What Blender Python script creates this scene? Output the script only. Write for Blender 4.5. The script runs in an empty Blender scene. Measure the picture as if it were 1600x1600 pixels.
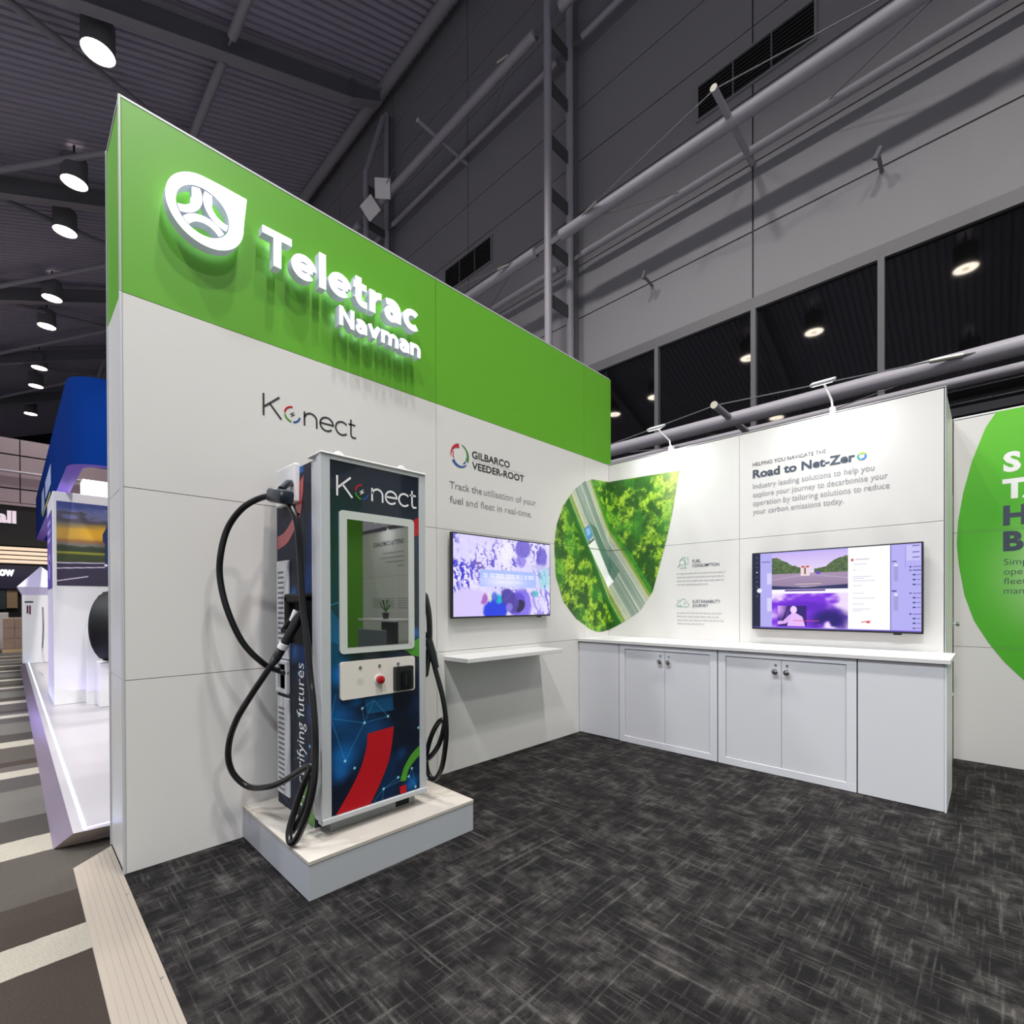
import bpy, bmesh, math, random
import numpy as np
from mathutils import Vector, Matrix
random.seed(7)
S = bpy.context.scene
COL = S.collection

# ------------------------------------------------------------------ camera, world, exposure, main lights
CAMPOS = Vector((3.198, -0.4064, 1.392))
YAW, PITCH, ROLL = -0.7739, -0.0049, -0.0034
cd = bpy.data.cameras.new('camera'); cam = bpy.data.objects.new('camera', cd); COL.objects.link(cam)
fw = Vector((math.sin(YAW)*math.cos(PITCH), math.cos(YAW)*math.cos(PITCH), math.sin(PITCH)))
r0 = Vector((math.cos(YAW), -math.sin(YAW), 0)); u0 = r0.cross(fw)
cr, sr = math.cos(ROLL), math.sin(ROLL)
rt = cr*r0 + sr*u0; up = -sr*r0 + cr*u0
m = Matrix((rt, up, -fw)).transposed().to_4x4(); m.translation = CAMPOS
cam.matrix_world = m
cd.sensor_width = 36; cd.lens = 768.04/1600*36; cd.shift_y = (946.49-800)/1600
cd.clip_start = 0.05; cd.clip_end = 300
S.camera = cam
S.view_settings.view_transform = 'Standard'; S.view_settings.look = 'None'
S.view_settings.gamma = 1; S.view_settings.use_curve_mapping = False
S.view_settings.exposure = 0.0

w = bpy.data.worlds.new('world'); S.world = w; w.use_nodes = True
bgn = w.node_tree.nodes['Background']
bgn.inputs[0].default_value = (0.86, 0.84, 0.93, 1); bgn.inputs[1].default_value = 0.58

def aim(o, target):
    o.rotation_euler = (Vector(target)-o.location).to_track_quat('-Z', 'Y').to_euler()
def light(name, typ, loc, energy, color=(1, 1, 1), target=None, **kw):
    l = bpy.data.lights.new(name, typ); l.energy = energy; l.color = color
    for k, v in kw.items(): setattr(l, k, v)
    o = bpy.data.objects.new(name, l); COL.objects.link(o); o.location = loc
    if target: aim(o, target)
    return o
ARM_E = 7
WARM = (1.0, 0.95, 0.90); COOL = (0.92, 0.96, 1.0)
HALL_ROW = [(-13.48, 1.3), (-19.16, 1.23), (-22.3, 1.18), (-28.2, 1.08), (-31.5, 1.03), (-37.8, .95), (-41.3, .9), (-47.9, .8)]
HALL_MORE = [(-10.3, 1.3), (-4.8, 1.3), (-1.6, 1.3), (3.6, 1.3), (6.8, 1.3), (12.2, 1.3),
             (2.5, -4.6), (-2.4, -5.1), (-5.2, -5.3), (-10.4, -5.8), (-13.2, -6.1), (6.4, -4.6),
             (2.5, -9.0), (-5.2, -9.6), (-8.7, -10.0), (6.4, -9.0)]
def roof_z(y): return 16.25 + .40*y
for (x, y) in HALL_MORE[:12]:
    if x < -9 or y < -5.9: continue
    wm = WARM if y > 0 else COOL
    en = 3350 if y > 0 else 3000
    light('hall_lamp_light', 'SPOT', (x, y, roof_z(y)-1.08), en, wm, target=(x, y, 0), spot_size=math.radians(128), spot_blend=.75, shadow_soft_size=.3)
for (x, y) in [(-13.48, 1.3), (-19.2, 1.2), (-28.2, 1.1), (-37.8, 1.)]:
    light('hall_lamp_light', 'SPOT', (x, y, roof_z(y)-1.08), 4500, WARM, target=(x, y, 0), spot_size=math.radians(110), spot_blend=.6, shadow_soft_size=.35)

# ------------------------------------------------------------------ colour + material helpers
def lin(c):
    if isinstance(c, str): c = tuple(int(c[i:i+2], 16)/255 for i in (0, 2, 4))
    return tuple(((v/12.92) if v <= .04045 else ((v+.055)/1.055)**2.4) for v in c)
MATS = {}
def mat(name, col='808080', rough=.5, metal=0, emit=None, es=0, coat=0, spec=.5, noise=0, nscale=20, bump=0, bscale=200):
    if name in MATS: return MATS[name]
    m = bpy.data.materials.new(name); m.use_nodes = True; nt = m.node_tree; b = nt.nodes['Principled BSDF']
    c = lin(col)
    b.inputs['Base Color'].default_value = (*c, 1); b.inputs['Roughness'].default_value = rough
    b.inputs['Metallic'].default_value = metal; b.inputs['Specular IOR Level'].default_value = spec
    if coat: b.inputs['Coat Weight'].default_value = coat; b.inputs['Coat Roughness'].default_value = .05
    if emit:
        b.inputs['Emission Color'].default_value = (*lin(emit), 1); b.inputs['Emission Strength'].default_value = es
    if noise or bump:
        tc = nt.nodes.new('ShaderNodeTexCoord')
    if noise:
        n = nt.nodes.new('ShaderNodeTexNoise'); n.inputs['Scale'].default_value = nscale; n.inputs['Detail'].default_value = 4
        nt.links.new(tc.outputs['Object'], n.inputs['Vector'])
        r = nt.nodes.new('ShaderNodeMapRange'); r.inputs['To Min'].default_value = 1-noise; r.inputs['To Max'].default_value = 1+noise
        nt.links.new(n.outputs['Fac'], r.inputs['Value'])
        mx = nt.nodes.new('ShaderNodeVectorMath'); mx.operation = 'SCALE'; mx.inputs[0].default_value = c
        nt.links.new(r.outputs['Result'], mx.inputs['Scale']); nt.links.new(mx.outputs['Vector'], b.inputs['Base Color'])
    if bump:
        n = nt.nodes.new('ShaderNodeTexNoise'); n.inputs['Scale'].default_value = bscale; n.inputs['Detail'].default_value = 3
        nt.links.new(tc.outputs['Object'], n.inputs['Vector'])
        bp = nt.nodes.new('ShaderNodeBump'); bp.inputs['Strength'].default_value = bump; bp.inputs['Distance'].default_value = .002
        nt.links.new(n.outputs['Fac'], bp.inputs['Height']); nt.links.new(bp.outputs['Normal'], b.inputs['Normal'])
    MATS[name] = m; return m
def vcol_mat(name, emission=0, rough=.5, coat=0):
    if name in MATS: return MATS[name]
    m = bpy.data.materials.new(name); m.use_nodes = True; nt = m.node_tree; b = nt.nodes['Principled BSDF']
    a = nt.nodes.new('ShaderNodeVertexColor'); a.layer_name = 'Col'
    b.inputs['Roughness'].default_value = rough
    if coat: b.inputs['Coat Weight'].default_value = coat; b.inputs['Coat Roughness'].default_value = .04
    if emission:
        b.inputs['Base Color'].default_value = (.01, .01, .01, 1)
        nt.links.new(a.outputs['Color'], b.inputs['Emission Color']); b.inputs['Emission Strength'].default_value = emission
    else:
        nt.links.new(a.outputs['Color'], b.inputs['Base Color'])
    MATS[name] = m; return m

M_WALL = mat('white_laminate', 'd6d4d1', .38, noise=.015, nscale=3)
M_GREEN = mat('green_laminate', '5fa52a', .38, noise=.02, nscale=3)
M_CAB = mat('white_cabinet_laminate', 'd2d3d7', .42, noise=.012, nscale=4)
M_CABF = mat('white_cabinet_frame', 'd8d9de', .4)
M_TOP = mat('white_worktop', 'd0cfce', .3)
M_GAP = mat('dark_joint', '3a3a3c', .7)
M_ALU = mat('anodised_aluminium', 'a9abae', .35, metal=.85)
M_ALUP = mat('pale_aluminium_profile', 'c4c7cb', .45, metal=.25)
M_CHROME = mat('chrome', 'd8d8d8', .12, metal=1)
M_BLACKP = mat('black_plastic', '17181b', .4)
M_RUBBER = mat('black_rubber_cable', '0e0f12', .28, bump=.15, bscale=60)
M_RUBBER2 = mat('ribbed_rubber', '121316', .45)
M_DARK = mat('dark_recess', '060608', .8)
M_STEEL = mat('painted_grey_steel', '9c9aa4', .5, noise=.04, nscale=2)
M_STEELD = mat('dark_grey_steel', '6c6d72', .5, noise=.05, nscale=2)
M_HWALL = mat('grey_hall_panel', '848489', .6, noise=.03, nscale=.6)
M_HJOINT = mat('grey_panel_joint', '5c5b62', .8)
M_DECK = mat('corrugated_deck', 'b6b2c6', .55, noise=.05, nscale=.5)
M_GLASSD = mat('dark_night_glass', '08090a', .03, spec=1.0)
M_WFRAME = mat('grey_window_frame', '626267', .45)
M_WHITE = mat('white_paint', 'e4e3e4', .35)
M_PRINTK = mat('black_print', '26272b', .6)
M_PRINTG = mat('grey_print', '8d8d8d', .6)
M_PRINTG2 = mat('light_grey_print', '8f8f93', .6)
M_PRINTD = mat('slate_print', '3b4554', .6)
M_PRINTW = mat('white_print', 'e8e8e8', .5)
M_RED = mat('red_print', 'b0101c', .3, coat=.4)
M_GRNP = mat('green_print', '4a9328', .35, coat=.3)
M_BLUP = mat('blue_print', '1c4f94', .35, coat=.3)
M_LAMP = mat('lamp_glow', 'ffffff', .5, emit='fff0dc', es=14)
M_LAMPR = mat('lamp_core_glow', 'ffffff', .5, emit='ffe9c8', es=7)

# ------------------------------------------------------------------ mesh helpers
WLOC = {}
def link(o, parent=None):
    COL.objects.link(o)
    if parent is not None:
        o.parent = parent
        o.location = -Vector(WLOC.get(parent.name, (0, 0, 0))); WLOC[o.name] = (0, 0, 0)
        return o
    WLOC[o.name] = tuple(o.location); return o
def obj(name, bm, material, parent=None, smooth=False, kind=None, label=None):
    me = bpy.data.meshes.new(name)
    if isinstance(bm, bmesh.types.BMesh): bm.to_mesh(me); bm.free()
    else: me.from_pydata(bm[0], [], bm[1]); me.update()
    for mm in (material if isinstance(material, (list, tuple)) else [material]): me.materials.append(mm)
    if smooth:
        me.polygons.foreach_set('use_smooth', [True]*len(me.polygons))
        try: me.set_sharp_from_angle(angle=math.radians(40))
        except Exception: pass
    o = bpy.data.objects.new(name, me); link(o, parent)
    if kind: o['kind'] = kind
    if label: o['label'] = label
    return o
def thing(name, label, cat, loc=(0, 0, 0), group=None):
    o = bpy.data.objects.new(name, None); o.empty_display_size = .1; o.location = loc; link(o)
    o['label'] = label; o['category'] = cat
    if group: o['group'] = group
    return o
def tag(o, label, cat, group=None):
    o['label'] = label; o['category'] = cat
    if group: o['group'] = group
    return o
def setting(name):
    o = bpy.data.objects.new(name, None); link(o); o['kind'] = 'structure'; return o
def NB(): return bmesh.new()
def box(bm, x0, x1, y0, y1, z0, z1, bev=0, seg=1):
    t = bmesh.new() if bev else bm
    vs = [t.verts.new((x, y, z)) for x in (x0, x1) for y in (y0, y1) for z in (z0, z1)]
    for f in ((0, 1, 3, 2), (4, 6, 7, 5), (0, 4, 5, 1), (2, 3, 7, 6), (0, 2, 6, 4), (1, 5, 7, 3)):
        t.faces.new([vs[i] for i in f])
    if bev:
        bmesh.ops.bevel(t, geom=t.edges[:], offset=bev, segments=seg, affect='EDGES', profile=.5)
        merge(bm, t)
    return bm
def merge(bm, t):
    t.verts.index_update(); mp = [bm.verts.new(v.co) for v in t.verts]
    for f in t.faces:
        try:
            nf = bm.faces.new([mp[v.index] for v in f.verts]); nf.material_index = f.material_index; nf.smooth = f.smooth
        except ValueError: pass
    t.free()
def B(*a, bev=0, seg=1): return box(NB(), *a, bev=bev, seg=seg)
def sweep(bm, pts, r, n=10, caps=True):
    pts = [Vector(p) for p in pts]; rs = r if isinstance(r, (list, tuple)) else [r]*len(pts)
    T = []
    for i in range(len(pts)):
        a = pts[max(i-1, 0)]; b = pts[min(i+1, len(pts)-1)]; T.append((b-a).normalized())
    ref = Vector((0, 0, 1)) if abs(T[0].z) < .9 else Vector((1, 0, 0))
    nrm = (ref - T[0]*ref.dot(T[0])).normalized(); rings = []
    for i, p in enumerate(pts):
        nrm = (nrm - T[i]*nrm.dot(T[i])).normalized(); bi = T[i].cross(nrm)
        rings.append([bm.verts.new(p + (nrm*math.cos(2*math.pi*k/n)+bi*math.sin(2*math.pi*k/n))*rs[i]) for k in range(n)])
    for i in range(len(rings)-1):
        for k in range(n):
            bm.faces.new((rings[i][k], rings[i][(k+1) % n], rings[i+1][(k+1) % n], rings[i+1][k]))
    if caps:
        bm.faces.new(rings[0][::-1]); bm.faces.new(rings[-1])
    return bm
def spline(P, k=8):
    P = [Vector(p) for p in P]; Q = [P[0]*2-P[1]] + P + [P[-1]*2-P[-2]]; out = []
    for i in range(1, len(Q)-2):
        p0, p1, p2, p3 = Q[i-1:i+3]
        for j in range(k):
            t = j/k
            out.append(.5*((2*p1)+(-p0+p2)*t+(2*p0-5*p1+4*p2-p3)*t*t+(-p0+3*p1-3*p2+p3)*t**3))
    out.append(P[-1]); return out
def prism(bm, poly, frame, d0, d1):
    """extrude a 2D polygon in a frame between two depths"""
    a = [bm.verts.new(P3(frame, x, y, d0)) for x, y in poly]; b = [bm.verts.new(P3(frame, x, y, d1)) for x, y in poly]
    n = len(poly)
    bm.faces.new(a[::-1]); bm.faces.new(b)
    for i in range(n): bm.faces.new((a[i], a[(i+1) % n], b[(i+1) % n], b[i]))
    return bm
# frames: origin, u, v, n
def FR(o, u, v, n): return (Vector(o), Vector(u), Vector(v), Vector(n))
def P3(f, a, b, d=0): return f[0] + f[1]*a + f[2]*b + f[3]*d
F_LEFT = FR((0, 0, 0), (0, 1, 0), (0, 0, 1), (1, 0, 0))
F_BACK = FR((0, 4.484, 0), (1, 0, 0), (0, 0, 1), (0, -1, 0))
F_REAR = FR((0, 5.45, 0), (1, 0, 0), (0, 0, 1), (0, -1, 0))
F_CHF = FR((.7605, 0, 0), (0, 1, 0), (0, 0, 1), (1, 0, 0))
F_CHS = FR((0, .739, 0), (1, 0, 0), (0, 0, 1), (0, -1, 0))
def flat(name, polys, frame, material, parent=None, d=.002, label=None):
    bm = NB()
    for p in polys:
        vs = [bm.verts.new(P3(frame, x, y, d)) for x, y in p]
        if len(vs) >= 3: bm.faces.new(vs)
    bmesh.ops.recalc_face_normals(bm, faces=bm.faces)
    for f in bm.faces:
        if f.normal.dot(frame[3]) < 0: f.normal_flip()
    return obj(name, bm, material, parent, label=label)
def arcpts(cx, cy, r, a0, a1, n=24, sy=1): return [(cx+r*math.cos(math.radians(a0+(a1-a0)*i/n)), cy+r*sy*math.sin(math.radians(a0+(a1-a0)*i/n))) for i in range(n+1)]
def ringseg(cx, cy, ra, rb, a0, a1, n=20):
    o = arcpts(cx, cy, rb, a0, a1, n); i = arcpts(cx, cy, ra, a0, a1, n)
    return [[o[k], o[k+1], i[k+1], i[k]] for k in range(n)]
def ribbon(pts, wd):
    """quads along an open 2D polyline"""
    P = [Vector(p) for p in pts]; L = []; R = []
    for i in range(len(P)):
        if i == 0: t = (P[1]-P[0]).normalized(); k = 1
        elif i == len(P)-1: t = (P[-1]-P[-2]).normalized(); k = 1
        else:
            t1 = (P[i]-P[i-1]).normalized(); t2 = (P[i+1]-P[i]).normalized(); t = (t1+t2).normalized(); k = 1/max(.5, t.dot(t1))
        n = Vector((-t.y, t.x))*wd/2*k
        L.append(P[i]+n); R.append(P[i]-n)
    return [[tuple(L[i]), tuple(L[i+1]), tuple(R[i+1]), tuple(R[i])] for i in range(len(P)-1)]
def rrect(x0, x1, y0, y1, r, n=5):
    p = []
    for cx, cy, a in ((x1-r, y0+r, -90), (x1-r, y1-r, 0), (x0+r, y1-r, 90), (x0+r, y0+r, 180)):
        p += arcpts(cx, cy, r, a, a+90, n)
    return p
_tc = {}
def text_mesh(s, bold=0, extrude=0, res=3):
    key = (s, bold, extrude, res)
    if key in _tc: return _tc[key]
    c = bpy.data.curves.new('t', 'FONT'); c.body = s; c.size = 1; c.offset = bold; c.extrude = extrude; c.resolution_u = res
    o = bpy.data.objects.new('t', c); COL.objects.link(o)
    dg = bpy.context.evaluated_depsgraph_get(); dg.update()
    me = bpy.data.meshes.new_from_object(o.evaluated_get(dg))
    V = np.array([v.co[:] for v in me.vertices]) if len(me.vertices) else np.zeros((0, 3)); Fc = [tuple(p.vertices) for p in me.polygons]
    bpy.data.objects.remove(o); bpy.data.curves.remove(c); bpy.data.meshes.remove(me)
    _tc[key] = (V, Fc); return V, Fc
CAPH = text_mesh('H')[0][:, 1].max()
def text(name, s, frame, a0, base, cap, material, parent=None, width=None, bold=0, d=.002, label=None, flipu=False, vert=False):
    V, Fc = text_mesh(s, bold, 0, 3)
    sv = cap/(CAPH+bold); x0 = V[:, 0].min(); su = (width/(V[:, 0].max()-x0)) if width else sv
    vs = []
    for x, y, z in V:
        a, b = (x-x0)*su, y*sv
        if vert: a, b = -b, a
        vs.append(P3(frame, a0+(-a if flipu else a), base+b, d))
    o = obj(name, (vs, Fc), material, parent, label=label)
    bm = bmesh.new(); bm.from_mesh(o.data)
    if len(bm.faces):
        bm.faces.ensure_lookup_table()
        if sum(f.normal.dot(frame[3])*f.calc_area() for f in bm.faces) < 0:
            bmesh.ops.reverse_faces(bm, faces=bm.faces)
    bm.to_mesh(o.data); bm.free(); return o

# --- numpy picture painting on fine grids (flat prints and screens)
def vnoise(x, y, seed=0):
    xi = np.floor(x).astype(int); yi = np.floor(y).astype(int); fx = x-xi; fy = y-yi
    fx = fx*fx*(3-2*fx); fy = fy*fy*(3-2*fy)
    def h(a, b):
        n = (a*374761393 + b*668265263 + seed*974711) & 0x7fffffff
        n = ((n ^ (n >> 13))*1274126177) & 0x7fffffff
        return ((n ^ (n >> 16)) & 0xffff)/65535.
    return (h(xi, yi)*(1-fx)+h(xi+1, yi)*fx)*(1-fy)+(h(xi, yi+1)*(1-fx)+h(xi+1, yi+1)*fx)*fy
def fbm(x, y, o=4, seed=0):
    s = 0; a = .5; t = 0
    for i in range(o): s = s+a*vnoise(x*2**i, y*2**i, seed+i); t += a; a *= .55
    return s/t
def C3(h): return np.array([int(h[i:i+2], 16)/255 for i in (0, 2, 4)])
def mixc(c, d, t): t = np.clip(t, 0, 1)[..., None]; return c*(1-t)+d*t
def segd(x, y, p, q):
    dx, dy = q[0]-p[0], q[1]-p[1]; t = np.clip(((x-p[0])*dx+(y-p[1])*dy)/(dx*dx+dy*dy+1e-12), 0, 1)
    return np.hypot(x-p[0]-t*dx, y-p[1]-t*dy)
def sm(x, a, b): t = np.clip((x-a)/(b-a), 0, 1); return t*t*(3-2*t)
def inpoly(x, y, poly):
    c = np.zeros(x.shape, bool); n = len(poly)
    for i in range(n):
        x1, y1 = poly[i]; x2, y2 = poly[i-1]
        cond = ((y1 > y) != (y2 > y)) & (x < (x2-x1)*(y-y1)/((y2-y1) if y2 != y1 else 1e-9)+x1)
        c ^= cond
    return c
def picture(name, A, Bc, frame, colors, material, parent=None, d=.002, label=None):
    """A,Bc: 2D arrays of frame coordinates; colors: (ny,nx,3) sRGB"""
    ny, nx = A.shape
    o, u, v, n = frame
    co = (np.array(o)+np.array(n)*d)[None, None]+A[..., None]*np.array(u)+Bc[..., None]*np.array(v)
    me = bpy.data.meshes.new(name); nv = nx*ny; me.vertices.add(nv); me.vertices.foreach_set('co', co.reshape(-1).astype(np.float32))
    i = np.arange((ny-1)*(nx-1)); r = i//(nx-1); c = i % (nx-1); b = r*nx+c
    q = np.stack([b, b+1, b+nx+1, b+nx], 1)
    if Vector(u).cross(Vector(v)).dot(Vector(n)) * (Bc[-1, 0]-Bc[0, 0]) * (A[0, -1]-A[0, 0]+1e-9) < 0: q = q[:, ::-1]
    nf = len(q); me.loops.add(nf*4); me.loops.foreach_set('vertex_index', q.reshape(-1).astype(np.int32))
    me.polygons.add(nf); me.polygons.foreach_set('loop_start', np.arange(0, nf*4, 4, dtype=np.int32)); me.update(calc_edges=True)
    ca = me.color_attributes.new('Col', 'FLOAT_COLOR', 'POINT')
    cl = np.clip(colors, 0, 1); cl = np.where(cl <= .04045, cl/12.92, ((cl+.055)/1.055)**2.4)
    ca.data.foreach_set('color', np.concatenate([cl.reshape(-1, 3), np.ones((nv, 1))], 1).reshape(-1).astype(np.float32))
    me.materials.append(material); ob = bpy.data.objects.new(name, me); link(ob, parent)
    if label: ob['label'] = label
    return ob
def grid(a0, a1, b0, b1, nx, ny): return np.meshgrid(np.linspace(a0, a1, nx), np.linspace(b0, b1, ny))

# ------------------------------------------------------------------ BOOTH FLOOR (woven carpet) and AISLE FLOOR
def carpet_material():
    m = bpy.data.materials.new('woven_dark_carpet'); m.use_nodes = True; nt = m.node_tree; b = nt.nodes['Principled BSDF']
    N = nt.nodes.new; Lk = nt.links.new
    tc = N('ShaderNodeTexCoord')
    def noise(sc, scale, detail=3, rough=.6, off=(0, 0, 0)):
        mp = N('ShaderNodeMapping'); mp.inputs['Scale'].default_value = sc; mp.inputs['Location'].default_value = off
        Lk(tc.outputs['Object'], mp.inputs['Vector']); n = N('ShaderNodeTexNoise')
        n.inputs['Scale'].default_value = scale; n.inputs['Detail'].default_value = detail; n.inputs['Roughness'].default_value = rough
        Lk(mp.outputs['Vector'], n.inputs['Vector']); return n.outputs['Fac']
    def ramp(fac, a, bb, o0=0, o1=1):
        r = N('ShaderNodeMapRange'); r.inputs['From Min'].default_value = a; r.inputs['From Max'].default_value = bb
        r.inputs['To Min'].default_value = o0; r.inputs['To Max'].default_value = o1; Lk(fac, r.inputs['Value']); return r.outputs['Result']
    def mth(op, a, bb):
        n = N('ShaderNodeMath'); n.operation = op
        for i, v in enumerate((a, bb)):
            if isinstance(v, (int, float)): n.inputs[i].default_value = v
            else: Lk(v, n.inputs[i])
        return n.outputs[0]
    lx = ramp(noise((1.6, 42, 1), 1.0, 2, .5), .585, .71)
    ly = ramp(noise((42, 1.6, 1), 1.0, 2, .5, (3, 7, 0)), .585, .71)
    lx2 = ramp(noise((5, 70, 1), 1.0, 2, .5, (5, 1, 0)), .58, .70)
    ly2 = ramp(noise((70, 5, 1), 1.0, 2, .5, (9, 2, 0)), .58, .70)
    blot = ramp(noise((1, 1, 1), 4.5, 4, .6), .42, .66)
    blot2 = ramp(noise((1, 1, 1), 13, 3, .6, (2, 2, 0)), .35, .7)
    gr = noise((1, 1, 1), 260, 3, .8)
    lines = mth('MAXIMUM', mth('MAXIMUM', lx, ly), mth('MULTIPLY', mth('MAXIMUM', lx2, ly2), .7))
    lines = mth('MULTIPLY', lines, mth('ADD', mth('MULTIPLY', blot2, .7), .3))
    t = mth('ADD', mth('MULTIPLY', lines, .5), mth('MULTIPLY', mth('MULTIPLY', blot, blot2), .45))
    t = mth('MULTIPLY', t, ramp(gr, .3, .7, .45, 1.4))
    cr_ = N('ShaderNodeValToRGB'); cr_.color_ramp.elements[0].color = (*lin('181718'), 1); cr_.color_ramp.elements[1].color = (*lin('615e5b'), 1)
    Lk(t, cr_.inputs['Fac'])
    g2 = N('ShaderNodeVectorMath'); g2.operation = 'SCALE'; Lk(cr_.outputs['Color'], g2.inputs[0]); Lk(ramp(gr, .25, .75, .55, 1.45), g2.inputs['Scale'])
    Lk(g2.outputs['Vector'], b.inputs['Base Color'])
    b.inputs['Roughness'].default_value = .95; b.inputs['Specular IOR Level'].default_value = .1
    bp = N('ShaderNodeBump'); bp.inputs['Strength'].default_value = .6; bp.inputs['Distance'].default_value = .004
    Lk(gr, bp.inputs['Height']); Lk(bp.outputs['Normal'], b.inputs['Normal'])
    return m
o = obj('floor', B(-.45, 9.1, 0, 5.5, -.03, 0), carpet_material(), kind='structure')

def aisle_material():
    m = bpy.data.materials.new('striped_aisle_carpet'); m.use_nodes = True; nt = m.node_tree; b = nt.nodes['Principled BSDF']
    N = nt.nodes.new; Lk = nt.links.new
    tc = N('ShaderNodeTexCoord'); sp = N('ShaderNodeSeparateXYZ')
    ns = N('ShaderNodeTexNoise'); ns.inputs['Scale'].default_value = 9; ns.inputs['Detail'].default_value = 5
    Lk(tc.outputs['Object'], ns.inputs['Vector']); Lk(tc.outputs['Object'], sp.inputs[0])
    a = N('ShaderNodeMath'); a.operation = 'MULTIPLY_ADD'; Lk(ns.outputs['Fac'], a.inputs[0]); a.inputs[1].default_value = .03; Lk(sp.outputs['X'], a.inputs[2])
    mr = N('ShaderNodeMath'); mr.operation = 'MULTIPLY_ADD'; Lk(a.outputs[0], mr.inputs[0]); mr.inputs[1].default_value = 1/3.1; mr.inputs[2].default_value = (3.0-.015)/3.1
    fr = N('ShaderNodeMath'); fr.operation = 'FRACT'; Lk(mr.outputs[0], fr.inputs[0])
    rp = N('ShaderNodeValToRGB'); rp.color_ramp.interpolation = 'CONSTANT'
    def xs(x): return ((x+3.0)/3.1) % 1.0
    stops = [(0.0, '4a4644'), (xs(-2.82), '8a867c'), (xs(-2.60), '413e3d'), (xs(-2.2), '54524f'), (xs(-1.45), '3a3735'), (xs(-1.03), '88847a'), (xs(-.74), '433f3b'), (xs(-.1+.0), '352f2b')]
    els = rp.color_ramp.elements
    while len(els) > 1: els.remove(els[-1])
    stops.sort(); els[0].position = stops[0][0]; els[0].color = (*lin(stops[0][1]), 1)
    for p, c in stops[1:]:
        e = els.new(p); e.color = (*lin(c), 1)
    Lk(fr.outputs[0], rp.inputs['Fac'])
    # near light stripe x .29-.52
    def step(lo, hi):
        g = N('ShaderNodeMath'); g.operation = 'GREATER_THAN'; Lk(a.outputs[0], g.inputs[0]); g.inputs[1].default_value = lo
        l = N('ShaderNodeMath'); l.operation = 'LESS_THAN'; Lk(a.outputs[0], l.inputs[0]); l.inputs[1].default_value = hi
        q = N('ShaderNodeMath'); q.operation = 'MULTIPLY'; Lk(g.outputs[0], q.inputs[0]); Lk(l.outputs[0], q.inputs[1]); return q.outputs[0]
    mx = N('ShaderNodeMix'); mx.data_type = 'RGBA'; Lk(step(.1, 3.), mx.inputs['Factor']); Lk(rp.outputs['Color'], mx.inputs['A']); mx.inputs['B'].default_value = (*lin('332d29'), 1)
    mx2 = N('ShaderNodeMix'); mx2.data_type = 'RGBA'; Lk(step(.30, .535), mx2.inputs['Factor']); Lk(mx.outputs['Result'], mx2.inputs['A']); mx2.inputs['B'].default_value = (*lin('88847a'), 1)
    gn = N('ShaderNodeTexNoise'); gn.inputs['Scale'].default_value = 180; gn.inputs['Detail'].default_value = 3; Lk(tc.outputs['Object'], gn.inputs['Vector'])
    r = N('ShaderNodeMapRange'); r.inputs['To Min'].default_value = .65; r.inputs['To Max'].default_value = 1.35; Lk(gn.outputs['Fac'], r.inputs['Value'])
    sc = N('ShaderNodeVectorMath'); sc.operation = 'SCALE'; Lk(mx2.outputs['Result'], sc.inputs[0]); Lk(r.outputs['Result'], sc.inputs['Scale'])
    Lk(sc.outputs['Vector'], b.inputs['Base Color']); b.inputs['Roughness'].default_value = .95; b.inputs['Specular IOR Level'].default_value = .1
    return m
obj('floor_aisle', B(-62, 16, -16, 9.6, -.135, -.035), aisle_material(), kind='structure')

# aluminium edge ramp, made of boards with grooves
rm = thing('edge_ramp', 'cream aluminium ramp strip with fine grooves along the open front edge of the dark carpet', 'ramp', (2, -.085, -.035))
M_RAMP = mat('cream_ramp_tread', '8c8378', .5, noise=.03, nscale=6)
nsl = 8
for i in range(nsl):
    ya, yb = -.17+.17*i/nsl, -.17+.17*(i+1)/nsl; za, zb = -.034+.034*i/nsl, -.034+.034*(i+1)/nsl
    xl = lambda y: -.345-(y+.17)/.17*.10
    bm = NB(); g = .0009
    top = [(xl(ya), ya+g, za), (7.6, ya+g, za), (7.6, yb-g, zb), (xl(yb), yb-g, zb)]
    a = [bm.verts.new(p) for p in top]; c = [bm.verts.new((p[0], p[1], -.0355)) for p in top]
    bm.faces.new(a); bm.faces.new(c[::-1])
    for k in range(4): bm.faces.new((a[k], c[k], c[(k+1) % 4], a[(k+1) % 4]))
    obj('board', bm, M_RAMP, rm)
bm = NB(); bmv = [bm.verts.new(p) for p in ((-.36, -.172, -.0349), (7.62, -.172, -.0349), (7.62, 0.0, -.003), (-.449, 0, -.003))]; bm.faces.new(bmv)
obj('groove_base', bm, mat('ramp_groove', '857c72', .7), rm)
for x in (.98, .22, 1.8):
    bm = NB(); bmesh.ops.create_circle(bm, cap_ends=True, segments=12, radius=.006, matrix=Matrix.Translation((x, -.016, -.0015))@Matrix.Rotation(math.radians(11.3), 4, 'X'))
    obj('screw', bm, M_STEELD, rm)

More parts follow.
